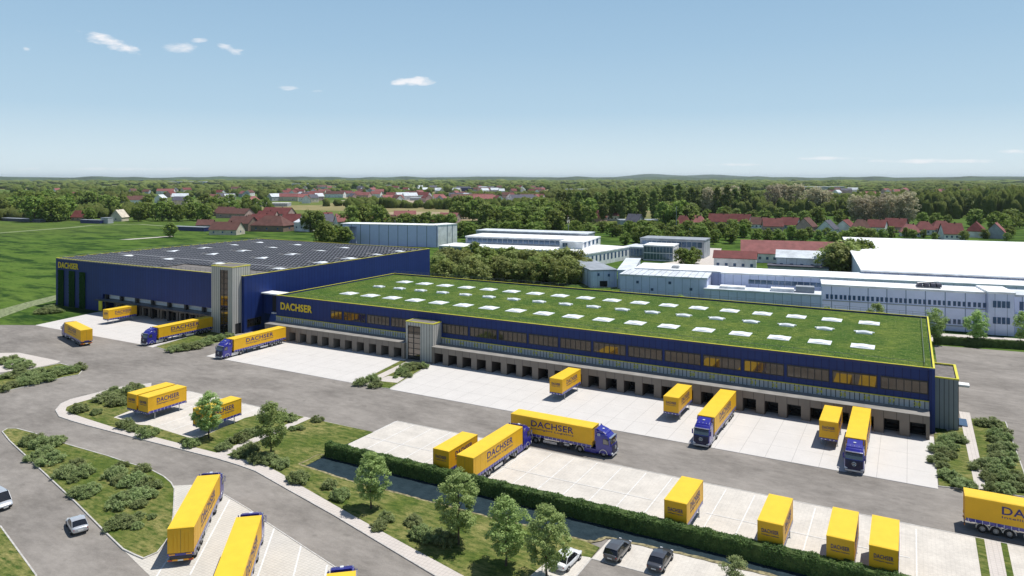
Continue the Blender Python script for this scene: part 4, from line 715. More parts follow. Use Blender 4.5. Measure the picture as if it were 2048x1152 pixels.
# ================================================================ VEHICLES
FRNT = lambda x, y, z: Matrix(((1,0,0,x),(0,0,-1,y),(0,1,0,z),(0,0,0,1)))          # reads along +x, seen from -y
BACK = lambda x, y, z: Matrix(((-1,0,0,x),(0,0,1,y),(0,1,0,z),(0,0,0,1)))          # reads along -x, seen from +y
ENDP = lambda x, y, z: Matrix(((0,0,1,x),(1,0,0,y),(0,1,0,z),(0,0,0,1)))           # reads along +y, seen from +x
ENDN = lambda x, y, z: Matrix(((0,0,-1,x),(-1,0,0,y),(0,1,0,z),(0,0,0,1)))         # reads along -y, seen from -x
def side_letters(par, xc, wd, z, hgt, half, sides=(-1, 1)):
    for s in sides:
        m = MB()
        T1 = FRNT(xc-wd/2, -half-.012, z) if s < 0 else BACK(xc+wd/2, half+.012, z)
        T2 = FRNT(xc-wd/2, -half-.012, z-hgt*.55) if s < 0 else BACK(xc+wd/2, half+.012, z-hgt*.55)
        txt_into(m, 'DACHSER', wd, hgt, M['text'], T1, .012, .014); txt_into(m, 'Intelligent Logistics', wd, hgt*.38, M['text'], T2, .012, .006)
        m.build('lettering', par)
def end_letters(par, x, z, s, wd=1.75, h=.42):
    m = MB(); E_ = ENDP if s > 0 else ENDN
    txt_into(m, 'DACHSER', wd, h, M['text'], E_(x+.012*s, -wd/2*s, z), .012, .014); txt_into(m, 'Intelligent Logistics', wd, h*.4, M['text'], E_(x+.012*s, -wd/2*s, z-.30), .012, .01)
    m.build('lettering', par)
def make_wheel(par, x, y, z=.5, r=.5, w_=.32, side=1, dual=False):
    m = MB(); n = 20; v = []; f = []
    prof = [(r*.60,-w_/2),(r*.93,-w_/2),(r,-w_*.36),(r,w_*.36),(r*.93,w_/2),(r*.60,w_/2)]
    for i in range(n):
        a = 2*math.pi*i/n
        for rr_, yy in prof: v.append((rr_*math.cos(a), yy, rr_*math.sin(a)))
    k = len(prof)
    for i in range(n):
        for j in range(k-1): f.append((i*k+j, i*k+j+1, ((i+1)%n)*k+j+1, ((i+1)%n)*k+j))
    m.add(v, f, M['tyre']); o = m.build('wheel', par, smooth=False); o.location = (x, y, z)
    m = MB(); s = side
    m.tube((0,s*(w_/2-.10),0), (0,s*(w_/2-.03),0), r*.60, M['rim'], 16, r*.52); m.tube((0,s*(w_/2-.03),0), (0,s*(w_/2+.05),0), r*.24, M['rim'], 10, r*.16)
    for i in range(8): a = math.pi*2*i/8; m.tube((r*.38*math.cos(a),s*(w_/2-.05),r*.38*math.sin(a)), (r*.38*math.cos(a),s*(w_/2-.02),r*.38*math.sin(a)), r*.07, M['tyre'], 6)
    m.build('rim', o)
    return o
def cargo(par, x0, x1, zb, zt, half, end_text=0, texts=True, tw=None, txc=None):
    """curtain-sided box: lid, curtains, posts, blue hem with buckles"""
    m = MB(); m.box(x0+.03,x1-.03,-half+.004,half-.004,zb,zt-.10,M['yellow'])
    for i in range(int((x1-x0)/1.24)):       # shallow curtain ripples
        x = x0+.6+i*1.24
        for s in (-1, 1): m.box(x,x+.04,s*half-.022,s*half+(.006 if s > 0 else 0.022),zb+.05,zt-.16,M['yellow']) if s > 0 else m.box(x,x+.04,-half-.006,-half+.022,zb+.05,zt-.16,M['yellow'])
    for x in (x0, x1-.09):
        for s in (-1, 1): m.box(x,x+.09,s*half-.05 if s > 0 else -half-.02,half+.02 if s > 0 else -half+.05,zb-.06,zt-.08,M['yellow'])
    b = m.build('cargo_box', par)
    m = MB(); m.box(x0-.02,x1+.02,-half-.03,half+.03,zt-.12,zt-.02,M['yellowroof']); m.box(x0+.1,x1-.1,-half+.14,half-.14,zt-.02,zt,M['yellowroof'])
    m.build('box_roof', par)
    m = MB()
    for s in (-1, 1):
        y0, y1 = (half-.02, half+.015) if s > 0 else (-half-.015, -half-.002)
        m.box(x0+.1,x1-.1,y0,y1,zb-.20,zb+.16,M['blue'])
        n = int((x1-x0)/.66)
        for i in range(n):
            x = x0+.3+i*(x1-x0-.6)/(n-1); ys = y1+.012 if s > 0 else y0-.012; m.box(x,x+.06,min(y1,ys) if s > 0 else ys,max(ys,y1) if s > 0 else y0,zb-.30,zb+.14,M['strap'])
    m.box(x0,x1,-half+.03,half-.03,zb-.16,zb,M['chassis']); m.build('curtain_hem', par)
    return b
def make_semi(L, name, label):
    T_ = empty(name); half = 1.3; tag(T_, label, 'lorry')
    b = cargo(T_, -L, 0, 1.32, 4.0, half); side_letters(b, -L*.48, L*.52, 2.62, .92, half-.002)
    m = MB(); m.box(-L,-.02,-.55,-.35,.95,1.2,M['chassis']); m.box(-L,-.02,.35,.55,.95,1.2,M['chassis'])
    for x in (-L+.5,-L+3,-L+5,-4,-2.4): m.box(x,x+.15,-1.2,1.2,1.0,1.15,M['chassis'])
    m.box(-4.1,-3.9,-.9,-.75,.1,1.0,M['chassis']); m.box(-4.1,-3.9,.75,.9,.1,1.0,M['chassis']); m.box(-4.25,-3.75,-1.0,-.7,.04,.12,M['chassis']); m.box(-4.25,-3.75,.7,1.0,.04,.12,M['chassis'])
    m.build('trailer_chassis', T_)
    ax = [-L+1.7,-L+3.0,-L+4.3]
    for s in (-1, 1):
        m = MB()
        y0, y1 = (1.20,1.25) if s > 0 else (-1.25,-1.20)
        m.box(-L+5.6,-L+7.9,y0,y1,.45,.80,M['silver'])
        # fender band over the three axles
        for x in ax:
            for i in range(7):
                a0 = math.pi*i/7; a1 = math.pi*(i+1)/7; q = .60
                pr = [(x+q*math.cos(a0),.5+q*math.sin(a0)),(x+q*math.cos(a1),.5+q*math.sin(a1)),(x+(q+.06)*math.cos(a1),.5+(q+.06)*math.sin(a1)),(x+(q+.06)*math.cos(a0),.5+(q+.06)*math.sin(a0))]
                m.xprism(pr, min(s*.9,s*1.26), max(s*.9,s*1.26), M['silver'])
        m.build('side_guard', T_)
    for s in (-1, 1):
        m = MB(); m.box(-L+8.3,-L+8.9,s*1.15-.12,s*1.15+.12,.45,1.0,M['chassis']); m.tube((-L+9.1,s*1.0,.72),(-L+8.95,s*1.0,.72),.2,M['chassis'],10); m.build('storage_box', T_)
        m = MB(); m.tube((-L+9.1,s*1.0,.72),(-L+9.9,s*1.0,.72),.2,M['silver'],10); m.build('air_tank', T_)
    for x in ax:
        for s in (-1, 1): make_wheel(T_, x, s*1.07, side=s, w_=.36)
    # rear frame, bumper and lamps
    m = MB(); m.box(-L-.06,-L,-half,half,1.10,1.34,M['blue']); m.box(-L-.05,-L+.0,-half+.02,half-.02,.55,.72,M['orange']); m.box(-L-.03,-L+.02,-1.1,1.1,.74,1.06,M['chassis'])
    for y in (-half+.15, half-.75): m.box(-L-.09,-L-.061,y,y+.6,1.18,1.31,M['orange'])
    m.build('rear_bumper', T_)
    for s in (-1, 1):
        m = MB(); m.box(-L-.10,-L-.052,s*1.02-.2,s*1.02+.2,.57,.70,M['lampr']); m.build('tail_light', T_)
    m = MB(); m.box(-L-.08,-L-.055,-.28,.28,.56,.70,M['plate']); m.build('number_plate', T_)
    m = MB(); m.box(-L-.025,-L+.0,-1.24,1.24,1.36,3.86,M['yellow']); m.box(-L-.04,-L-.026,-.012,.012,1.4,3.84,M['chassis'])
    for y in (-.75,-.35,.35,.75): m.tube((-L-.05,y,1.3),(-L-.05,y,3.85),.016,M['yellow'],5)
    m.build('rear_door', T_)
    # tractor
    m = MB(); m.box(-3.2,2.2,-.45,.45,.55,.85,M['chassis']); m.box(-3.3,-2.0,-1.0,1.0,.98,1.06,M['chassis']); m.box(-1.3,.55,-1.15,-.5,.35,.95,M['blue']); m.box(-1.3,.55,.5,1.15,.35,.95,M['silver'])
    for s in (-1, 1):
        x = -2.0
        for i in range(8):
            a0 = math.pi*i/8; a1 = math.pi*(i+1)/8; q = .62
            pr = [(x+q*math.cos(a0),.5+q*math.sin(a0)),(x+q*math.cos(a1),.5+q*math.sin(a1)),(x+(q+.07)*math.cos(a1),.5+(q+.07)*math.sin(a1)),(x+(q+.07)*math.cos(a0),.5+(q+.07)*math.sin(a0))]
            m.xprism(pr, min(s*.62,s*1.27), max(s*.62,s*1.27), M['silver'])
    m.build('tractor_chassis', T_)
    for s in (-1, 1): make_wheel(T_, -2.0, s*1.0, side=s, w_=.50); make_wheel(T_, 1.75, s*1.07, side=s)
    # cab shell from stacked outlines (x back, x front, half width, z)
    lv = [(.55,3.02,1.16,.42),(.55,3.12,1.235,.62),(.55,3.14,1.25,1.1),(.52,3.08,1.25,1.75),(.52,3.00,1.24,2.0),(.52,2.86,1.22,2.45),(.54,2.62,1.18,2.95),(.56,2.35,1.12,3.22),(.62,1.75,1.02,3.45),(.8,1.15,.9,3.50)]
    v = []; n = 12
    for xb, xf, hw, z in lv:
        c = .22; v += [(xb,-hw,z),(xf-.62,-hw,z),(xf-.25,-hw*.985,z),(xf-.08,-hw*.90,z),(xf,-hw*.62,z),(xf+.02,-hw*.2,z),(xf+.02,hw*.2,z),(xf,hw*.62,z),(xf-.08,hw*.90,z),(xf-.25,hw*.985,z),(xf-.62,hw,z),(xb,hw,z)]
    f = [(i*n+j,i*n+(j+1)%n,(i+1)*n+(j+1)%n,(i+1)*n+j) for i in range(len(lv)-1) for j in range(n)]+[tuple(range(n-1,-1,-1)),tuple(range((len(lv)-1)*n,len(lv)*n))]
    m = MB(); m.add(v, f, M['blue']); cab = m.build('cab', T_, smooth=False, bevel=.03)
    m = MB()          # high roof cowl with side wings
    m.xprism([(.5,3.1),(2.25,3.15),(2.1,3.42),(1.6,3.66),(.95,3.86),(.5,3.98)], -.98, .98, M['blue'])
    m.xprism([(.35,2.2),(.56,2.2),(.56,3.5),(.9,3.55),(.5,4.02),(.35,4.02)], -1.22, -1.16, M['blue']); m.xprism([(.35,2.2),(.56,2.2),(.56,3.5),(.9,3.55),(.5,4.02),(.35,4.02)], 1.16, 1.22, M['blue'])
    m.box(1.15,1.45,-.17,.17,3.76,3.83,M['lampw'])
    for y in (-.55,.55,0): m.tube((1.95,y,3.44),(1.95,y,3.56),.045,M['lampw'],8)
    m.build('roof_fairing', cab, bevel=.04)
    def lerp(z):
        for a, b in zip(lv, lv[1:]):
            if a[3] <= z <= b[3]: t = (z-a[3])/(b[3]-a[3]); return a[1]+(b[1]-a[1])*t, a[2]+(b[2]-a[2])*t
    def front_strip(z0, z1, fr, off, mat, nz=4):
        v = []; f = []
        for i in range(nz+1):
            z = z0+(z1-z0)*i/nz; xf, hw = lerp(z)
            for (dx, k) in ((-.08,-.90),(0,-.62),(.02,-.2),(.02,.2),(0,.62),(-.08,.90)): v.append((xf+dx+off, hw*k*fr, z))
        for i in range(nz):
            for j in range(5): f.append((i*6+j,i*6+j+1,(i+1)*6+j+1,(i+1)*6+j))
        m.add(v, f, mat)
    m = MB(); front_strip(2.02, 2.86, 1.0, .022, M['windscreen']); m.build('windscreen', cab)
    m = MB(); m.box(2.60,2.92,-1.1,1.1,2.90,2.97,M['chrome']); m.box(2.75,2.97,-1.12,1.12,2.86,2.91,M['frame']); m.build('sun_visor', cab)
    m = MB(); front_strip(.64, 1.92, 1.0, .03, M['bluedark'], 8)
    for z in (1.05,1.22,1.39,1.56): xf, hw = lerp(z); m.box(xf+.02,xf+.065,-hw*.6,hw*.6,z-.02,z+.02,M['frame'])
    m.build('grille', cab)
    m = MB(); zc = 1.42; xc = lerp(zc)[0]+.085
    for i in range(20):
        a0 = 2*math.pi*i/20; a1 = 2*math.pi*(i+1)/20; m.tube((xc,.25*math.cos(a0),zc+.25*math.sin(a0)),(xc,.25*math.cos(a1),zc+.25*math.sin(a1)),.032,M['chrome'],6)
    for i in range(3): a0 = math.pi/2+2*math.pi*i/3; m.tube((xc,0,zc),(xc,.25*math.cos(a0),zc+.25*math.sin(a0)),.04,M['chrome'],6,.012)
    m.build('emblem', cab)
    m = MB(); m.box(3.06,3.2,-1.12,1.12,.38,.60,M['silver']); m.box(3.10,3.17,-.8,.8,.62,.9,M['bluedark']); m.box(3.19,3.215,-.27,.27,.43,.55,M['plate']); m.build('front_bumper', cab, bevel=.02)
    for s in (-1, 1):
        m = MB(); m.xprism([(2.78,.64),(3.10,.64),(3.16,.72),(3.08,.90),(2.82,.86)], min(s*.80,s*1.20), max(s*.80,s*1.20), M['lampw']); m.build('headlight', cab, bevel=.02)
        m = MB(); m.box(2.72,2.80,s*1.36-.10,s*1.36+.10,1.95,2.65,M['blue']); m.tube((2.7,s*1.2,2.7),(2.76,s*1.36,2.62),.03,M['frame'],6); m.tube((2.7,s*1.2,1.98),(2.76,s*1.36,2.0),.03,M['frame'],6); m.box(2.705,2.718,s*1.36-.085,s*1.36+.085,1.98,2.62,M['chrome']); m.build('mirror', cab, bevel=.02)
        m = MB(); y = s*1.262; m.add([(1.72,y,1.98),(2.52,y*.99,1.98),(2.40,y*.965,2.62),(1.72,y*.978,2.66)], [(0,1,2,3)] if s < 0 else [(3,2,1,0)], M['windscreen']); m.add([(1.66,y*.998,1.92),(2.62,y*.988,1.92),(2.44,y*.963,2.70),(1.66,y*.976,2.72)], [(0,1,2,3)] if s < 0 else [(3,2,1,0)], M['frame'])
        m.build('side_window', cab)
        m = MB(); m.box(.8,1.2,min(s*1.10,s*1.175),max(s*1.10,s*1.175),3.0,3.3,M['silver']); m.box(.86,1.14,min(s*1.12,s*1.185),max(s*1.12,s*1.185),3.05,3.25,M['glassblue']); m.build('roof_side_window', cab)
        m = MB(); x = 1.75
        for i in range(8):
            a0 = math.pi*i/8; a1 = math.pi*(i+1)/8; q = .56
            pr = [(x+q*math.cos(a0),.5+q*math.sin(a0)),(x+q*math.cos(a1),.5+q*math.sin(a1)),(x+(q+.09)*math.cos(a1),.5+(q+.09)*math.sin(a1)),(x+(q+.09)*math.cos(a0),.5+(q+.09)*math.sin(a0))]
            m.xprism(pr, min(s*1.0,s*1.275), max(s*1.0,s*1.275), M['silver'])
        m.tube((x,s*.80,.5),(x,s*.88,.5),.555,M['chassis'],18)
        m.build('wheel_arch', cab)
    return T_
def make_swap(L, name, label):
    """origin on the ground at the centre, end with lettering at -x"""
    T_ = empty(name); tag(T_, label, 'swap body'); half = 1.29
    b = cargo(T_, -L/2, L/2, 1.42, 4.0, half); side_letters(b, 0.1, L*.58, 2.68, .78, half-.002); end_letters(b, -L/2-.0, 2.8, -1)
    m = MB(); m.box(-L/2-.03,-L/2+.1,-half,half,1.12,1.40,M['blue']); m.box(L/2-.1,L/2+.03,-half,half,1.12,1.40,M['blue']); m.box(-L/2,L/2,-.6,-.4,1.0,1.24,M['chassis']); m.box(-L/2,L/2,.4,.6,1.0,1.24,M['chassis'])
    for y in (-.9,-.35,.3,.85): m.box(-L/2-.05,-L/2-.03,y,y+.22,1.18,1.30,M['silver'])
    m.build('base_frame', T_)
    for x in (-L/2+1.35, L/2-1.35):
        for s in (-1, 1):
            m = MB(); m.box(x-.05,x+.05,s*1.15-.05,s*1.15+.05,.03,1.25,M['metal']); m.box(x-.12,x+.12,s*1.15-.12,s*1.15+.12,.018,.05,M['metal']); m.tube((x,s*1.15,.55),(x+(.9 if x < 0 else -.9),s*1.15,1.2),.025,M['metal'],5)
            m.build('leg', T_)
    return T_
HALFPI = math.pi/2
def place(o, x, y, rz, label, group=None, z=0.0):
    o.location = (x, y, z); o.rotation_euler = (0,0,rz); o['label'] = label
    if group: o['group'] = group
    return o
semi = make_semi(13.7, 'articulated_lorry', 'x'); semiL = make_semi(15.6, 'articulated_lorry', 'x')
swap = make_swap(7.35, 'swap_body', 'x'); swapL = make_swap(8.4, 'swap_body', 'x')
GL = 'yellow curtain sided lorries with blue cabs'; GS = 'yellow swap bodies standing on their legs'
place(semiL, -27.65, 111.7, -HALFPI, 'lorry backed to the low hall docks, second docked lorry from the right', GL, .012)
place(copy_tree(semiL), -6.75, 112.5, -HALFPI, 'lorry backed up to the last docks of the low hall beside a short yellow box', GL, .012)
place(copy_tree(semiL), -163.1, 111.9, -HALFPI, 'lorry docked under the tall stair tower of the high hall, partly in its shadow', GL, .012)
place(copy_tree(semiL), -136.3, 112.1, -HALFPI, 'lorry docked at the left end of the low hall, below the yellow wall lettering', GL, .012)
place(semi, -51.6, 93.7, HALFPI, 'lorry parked in a marked bay with its rear against the hedge', GL, .02)
place(copy_tree(semi), -41.0, 99.4, 0, 'lorry driving along the yard lane, broadside on', GL)
place(copy_tree(semi), -188.3, 105.5, R_(165), 'lorry driving away at the far left, seen from behind', GL)
place(copy_tree(semi), -76.2, 59.5, R_(130.5), 'lorry in the slanting bays at the bottom left with its rear doors in view', GL, .015)
place(copy_tree(semi), -63.1, 54.4, R_(130.5), 'lorry in the slanting bays cut off by the bottom edge, second of three', GL, .015)
place(copy_tree(semi), -46.6, 50.9, R_(130.5), 'lorry of which only the blue cab roof shows at the bottom edge', GL, .015)
place(copy_tree(semi), 19.3, 99.7, 0, 'lorry entering from the right edge, only its trailer rear in view', GL)
place(swapL, -35.2, 122.7, HALFPI, 'short yellow box on legs at the low hall docks, left of a docked lorry', GS, .012)
place(copy_tree(swapL), -56.9, 123.2, HALFPI, 'lone short yellow box on legs before the middle of the low hall docks', GS, .012)
place(copy_tree(swapL), -10.8, 122.4, HALFPI, 'short yellow box on legs close beside the rightmost docked lorry', GS, .012)
place(copy_tree(swapL), -196.6, 124.0, R_(91), 'short yellow box on legs in front of the high hall at the far left', GS, .012)
place(swap, -55.7, 84.0, HALFPI, 'short yellow box on legs beside the lorry parked at the hedge', GS, .02)
place(copy_tree(swap), -23.4, 84.15, HALFPI, 'short yellow box on legs, leftmost of four behind the hedge at the lower right', GS, .02)
place(copy_tree(swap), -13.1, 84.2, HALFPI, 'short yellow box on legs, second of four behind the hedge at the lower right', GS, .02)
place(copy_tree(swap), -6.25, 84.2, HALFPI, 'short yellow box on legs, third of four behind the hedge at the lower right', GS, .02)
place(copy_tree(swap), -2.3, 84.25, HALFPI, 'short yellow box on legs, rightmost of four by the end of the hedge', GS, .02)
place(copy_tree(swap), -116.3, 79.1, HALFPI, 'short yellow box on legs, rear one of the touching pair in the swap yard', GS, .03)
place(copy_tree(swap), -113.2, 79.1, HALFPI, 'short yellow box on legs, front one of the touching pair in the swap yard', GS, .03)
place(copy_tree(swap), -99.25, 79.2, HALFPI, 'short yellow box on legs half hidden behind a small tree', GS, .03)
# ---- cars
def make_car(name, label, paint, L, hw, kind, cat='car'):
    T_ = empty(name); tag(T_, label, cat)
    if kind == 'van': st = [(-.5,.78,.55,.90,.97),(-.46,.97,.42,1.05,1.10),(-.2,1.0,.4,1.08,1.12),(.2,1.0,.4,1.06,1.10),(.34,.98,.4,1.0,1.04),(.44,.92,.42,.85,.90),(.49,.8,.48,.66,.70),(.5,.66,.5,.56,.6)]
    else: st = [(-.5,.76,.45,.86,.88),(-.48,.88,.38,.93,.97),(-.42,.95,.30,.96,1.0),(-.3,.99,.26,.95,.99),(0,1.0,.24,.92,.96),(.2,.995,.24,.90,.95),(.32,.97,.26,.84,.90),(.42,.92,.28,.74,.80),(.475,.82,.32,.62,.68),(.5,.66,.38,.52,.56)]
    v = []; n = 12
    for (fx_, w_, zb, zs, zt) in st:
        x = fx_*L; y = w_*hw; zm = (zb+zs)/2
        ring = [(-y*.7,zb),(-y*.95,zb+.06),(-y,zm),(-y*.975,zs-.05),(-y*.86,zs+.02),(-y*.4,zt+.01),(y*.4,zt+.01),(y*.86,zs+.02),(y*.975,zs-.05),(y,zm),(y*.95,zb+.06),(y*.7,zb)]
        v += [(x,a,b) for a, b in ring]
    f = [(i*n+j,(i+1)*n+j,(i+1)*n+(j+1)%n,i*n+(j+1)%n) for i in range(len(st)-1) for j in range(n)]+[tuple(range(n)),tuple(range(len(st)*n-1,(len(st)-1)*n-1,-1))]
    m = MB(); m.add(v, f, M[paint]); body = m.build('body', T_, smooth=True); sb = body.modifiers.new('s','SUBSURF'); sb.levels = 1; sb.render_levels = 1
    H_ = {'sedan':1.43,'estate':1.46,'coupe':1.40,'van':1.92}[kind]
    gx = {'sedan':(-.40,-.27,.06,.235),'estate':(-.475,-.40,.05,.225),'coupe':(-.43,-.22,.05,.225),'van':(-.485,-.45,.20,.36)}[kind]
    zb = .90 if kind != 'van' else 1.02; tw = .76 if kind != 'van' else .86
    # glass house
    v = []; cols = [(gx[0],zb,.88),(gx[1],H_-.05,tw),((gx[1]+gx[2])/2,H_-.01,tw+.02),(gx[2],H_-.05,tw),(gx[3],zb,.88)]
    base = [(gx[0],.90),((gx[0]+gx[1])/2+.02,.93),((gx[1]+gx[2])/2,.94),((gx[2]+gx[3])/2,.93),(gx[3],.88)]
    v = []
    for (bx, bw), (tx, tz, tww) in zip(base, cols):
        v += [(bx*L,-bw*hw,zb-.03),(tx*L,-tww*hw,tz),(tx*L,-tww*hw*.5,tz+.025),(tx*L,tww*hw*.5,tz+.025),(tx*L,tww*hw,tz),(bx*L,bw*hw,zb-.03)]
    f = [(i*6+j,(i+1)*6+j,(i+1)*6+j+1,i*6+j+1) for i in range(4) for j in range(5)]+[(0,1,2,3,4,5),(29,28,27,26,25,24)]
    m = MB(); m.add(v, f, M['carglass']); m.build('windows', T_, smooth=False)
    m = MB(); v = []; rx = [(gx[1]-.012,H_-.06),((gx[1]+gx[2])/2,H_-.005),(gx[2]+.006,H_-.06)]
    for x, z in rx:
        for k in (-1,-.5,.5,1): v.append((x*L, k*(tw+.03)*hw, z+(.05 if abs(k) < .9 else .0)))
    f = [(i*4+j,(i+1)*4+j,(i+1)*4+j+1,i*4+j+1) for i in range(2) for j in range(3)]; m.add(v, f, M[paint])
    if kind == 'estate':
        for s in (-1, 1): m.tube((gx[1]*L,s*tw*hw*.95,H_+.05),(gx[2]*L,s*tw*hw*.95,H_+.05),.02,M['chrome'],5)
    for s in (-1, 1):   # pillars
        for bx, tx in ((gx[0],gx[1]),((gx[1]+gx[2])/2,(gx[1]+gx[2])/2),(gx[3],gx[2])):
            m.tube((bx*L,s*.90*hw,zb-.03),(tx*L,s*(tw+.0)*hw,H_-.04),.028,M[paint],5)
    m.build('roof', T_, smooth=False)
    r = .33 if kind != 'van' else .36
    for x in (-.29*L, .31*L):
        for s in (-1, 1): make_wheel(T_, x, s*(hw-.13), r, r, .24, side=s)
    for s in (-1, 1):
        m = MB(); m.box(-.492*L,-.468*L,s*hw*.66-.15,s*hw*.66+.13,.70,.83,M['lampr']); m.build('tail_light', T_, bevel=.02)
        m = MB(); m.box(.455*L,.485*L,s*hw*.64-.16,s*hw*.64+.13,.56,.68,M['lampw']); m.build('headlight', T_, bevel=.02)
        m = MB(); m.box(.155*L,.185*L,s*hw*1.06-.09,s*hw*1.06+.09,.92,1.04,M[paint]); m.build('mirror', T_, bevel=.02)
    m = MB(); m.box(-.506*L,-.497*L,-.26,.26,.56,.68,M['plate']); m.build('number_plate', T_)
    m = MB(); m.box(.497*L,.506*L,-.26,.26,.38,.48,M['plate']); m.box(.488*L,.4985*L,-.5,.5,.40,.56,M['frame']); m.build('front_grille', T_)
    return T_
place(make_car('parked_car', '', 'cargrey', 4.65, .91, 'estate'), -27.75, 73.6, HALFPI-.02, 'dark grey estate car with roof rails parked nose to the ditch').location.z = .05
place(make_car('parked_car', '', 'cardark', 4.7, .91, 'sedan'), -23.1, 73.9, HALFPI, 'anthracite saloon car parked nose to the ditch, right of the estate car').location.z = .05
place(make_car('parked_car', '', 'carwhite', 4.4, .90, 'sedan'), -31.75, 69.1, HALFPI-.05, 'white car half hidden behind the tree crowns at the bottom').location.z = .055
place(make_car('silver_car', '', 'carsilver', 4.4, .90, 'coupe'), -85.0, 48.4, R_(160), 'silver fastback car driving away on the road at the bottom left')
place(make_car('silver_van', '', 'carsilver', 4.9, .97, 'van', 'van'), -99.6, 46.9, R_(-4), 'silver people carrier cut off by the left edge of the picture')
# ================================================================ VEGETATION
def leaf_mesh(name, clusters, mat, seed, lsize, per, elong=1.0, up=.25):
    """leaf-sized faces round cluster centres (x,y,z,r)"""
    rr = random.Random(seed); v = []; f = []
    for (cx, cy, cz, r) in clusters:
        for i in range(per):
            while True:
                d = Vector((rr.uniform(-1,1), rr.uniform(-1,1), rr.uniform(-1,1)))
                if .05 < d.length < 1: break
            d = d.normalized()*(rr.random()**.35)*r; p = Vector((cx,cy,cz))+Vector((d.x,d.y,d.z*.85))
            nrm = (d.normalized()*.7+Vector((rr.uniform(-.7,.7)+.15, rr.uniform(-.7,.7)+.15, rr.uniform(-.2,1.0)+up))).normalized()
            a = nrm.orthogonal().normalized(); b = nrm.cross(a); t = rr.uniform(0,6.28); a, b = a*math.cos(t)+b*math.sin(t), b*math.cos(t)-a*math.sin(t)
            s = lsize*rr.uniform(.6,1.3); o = len(v)
            v += [tuple(p-a*s*elong), tuple(p+b*s*.55), tuple(p+a*s*elong), tuple(p-b*s*.55)]; f.append((o,o+1,o+2,o+3))
    me = bpy.data.meshes.new(name); me.from_pydata(v, [], f); me.materials.append(mat); me.update(); return me
def trunk_mesh(h, r, top, seed, nb=7, spread=1.2):
    rr = random.Random(seed); m = MB(); p = Vector((0,0,-.05)); n = 6
    for i in range(n):
        q = Vector((p.x+rr.uniform(-.06,.06)*h/8, p.y+rr.uniform(-.06,.06)*h/8, (i+1)*top/n)); m.tube(p, q, r*(1-.8*i/n), M['bark'], 7, r*(1-.8*(i+1)/n)); p = q
    for i in range(nb):
        z = h*.25+(top-h*.28)*i/nb; a = i*2.4+rr.uniform(0,1); L_ = spread*rr.uniform(.6,1)
        m.tube((0,0,z), (math.cos(a)*L_, math.sin(a)*L_, z+L_*.9), r*.38, M['bark'], 5, r*.1)
    return m.mesh('trunk')
def crown_clusters(h, w_, z0, n, seed, shape='oval', rc=.5):
    rr = random.Random(seed); out = []
    while len(out) < n:
        t = rr.random(); z = z0+(h-z0)*t
        if shape == 'oval': prof = math.sin(math.pi*min(1,(t*.86+.12)))**.75
        elif shape == 'round': prof = math.sqrt(max(0,1-(2*t-1)**2*.9))
        elif shape == 'column': prof = min(1, 1.5*(t+.12))*(1-t**3*.85)
        elif shape == 'fan': prof = .35+.65*math.sin(math.pi*min(1,t*.8+.05))
        a = rr.uniform(0,6.283); q = (rr.random()**.42)*(1+.14*math.sin(a*3+seed)+.1*math.sin(a*5+t*7+seed*2))
        out.append((math.cos(a)*q*prof*w_/2*.86, math.sin(a)*q*prof*w_/2*.86, z, rc*rr.uniform(.6,1.25)))
    return out
def tree_thing(name, cm, tm, label, x, y, sx, sz, rz, group=None, cat='tree', z=0):
    T_ = empty(name, (x,y,z), rz); T_.scale = (sx,sx,sz); tag(T_, label, cat, group)
    link('trunk', tm, T_); link('crown', cm, T_); return T_
NEARP = [(leaf_mesh('crown', crown_clusters(8,5.0,1.7,150,s,'oval',.5), M['leaf'], s, .115, 80, 1.0), trunk_mesh(8,.13,6.4,s)) for s in (21,22,23)]
NL = ['young leafy tree by the swap yard, standing before a half hidden yellow box','leafy young tree by the crossing path, right of the swap yard','slim young tree left of the long ditch, alone on the lawn','tallest leafy tree before the ditch at the middle bottom','leafy tree at the bottom edge, left one of the touching pair','leafy tree at the bottom edge, right one of the touching pair, covering a white car']
for i, (x, y, h, w_) in enumerate(NEAR):
    cm, tm = NEARP[i%3]; tree_thing('young_tree', cm, tm, NL[i], x, y, w_/4.6, h/8.1, i*1.9, 'young trees on the lawn', z=.1)
# trees behind the right end of the low hall
RND = [(leaf_mesh('crown', crown_clusters(8,6,1.8,70,s,'round',.75), M['leaf'], s, .2, 60), trunk_mesh(8,.15,6,s)) for s in (31,32)]
for i, (x, y, h, w_, lb) in enumerate(((14.4,208.5,8.2,6.2,'round crowned street tree in the hedge line right of the low hall roof'),(24.5,212.5,8.0,6.6,'round street tree cut off by the right edge beside the pale factory'),(5.6,205.5,8.4,6.0,'round street tree half hidden by the right roof corner'),(-7.5,205.0,8.6,6.0,'round tree top rising over the back edge of the grass roof near its right end'),(-19.0,203.6,7.0,4.2,'small tree top just showing over the back roof railing'),(-56.5,199,7.6,5.6,'round tree top over the back roof railing before the pale factory'),(-66.5,198,6.4,3.6,'thin tree top over the back railing, left of the rounder one'),(-46,200,6.5,3.5,'tiny tree top over the back railing, right of the rounder one'))):
    cm, tm = RND[i%2]; tree_thing('street_tree', cm, tm, lb, x, y, w_/6, h/8, i*1.3, 'street trees behind the low hall')
# small bushy tree by the ditch
cm = leaf_mesh('crown', crown_clusters(3.2,3.4,.3,60,41,'round',.45), M['shrub'], 41, .11, 60)
tree_thing('young_tree', cm, trunk_mesh(3,.07,2,41,4,.6), 'small pale green bushy tree at the bottom edge beside the ditch', -15.4, 74.3, .85, .75, 0, z=.05)
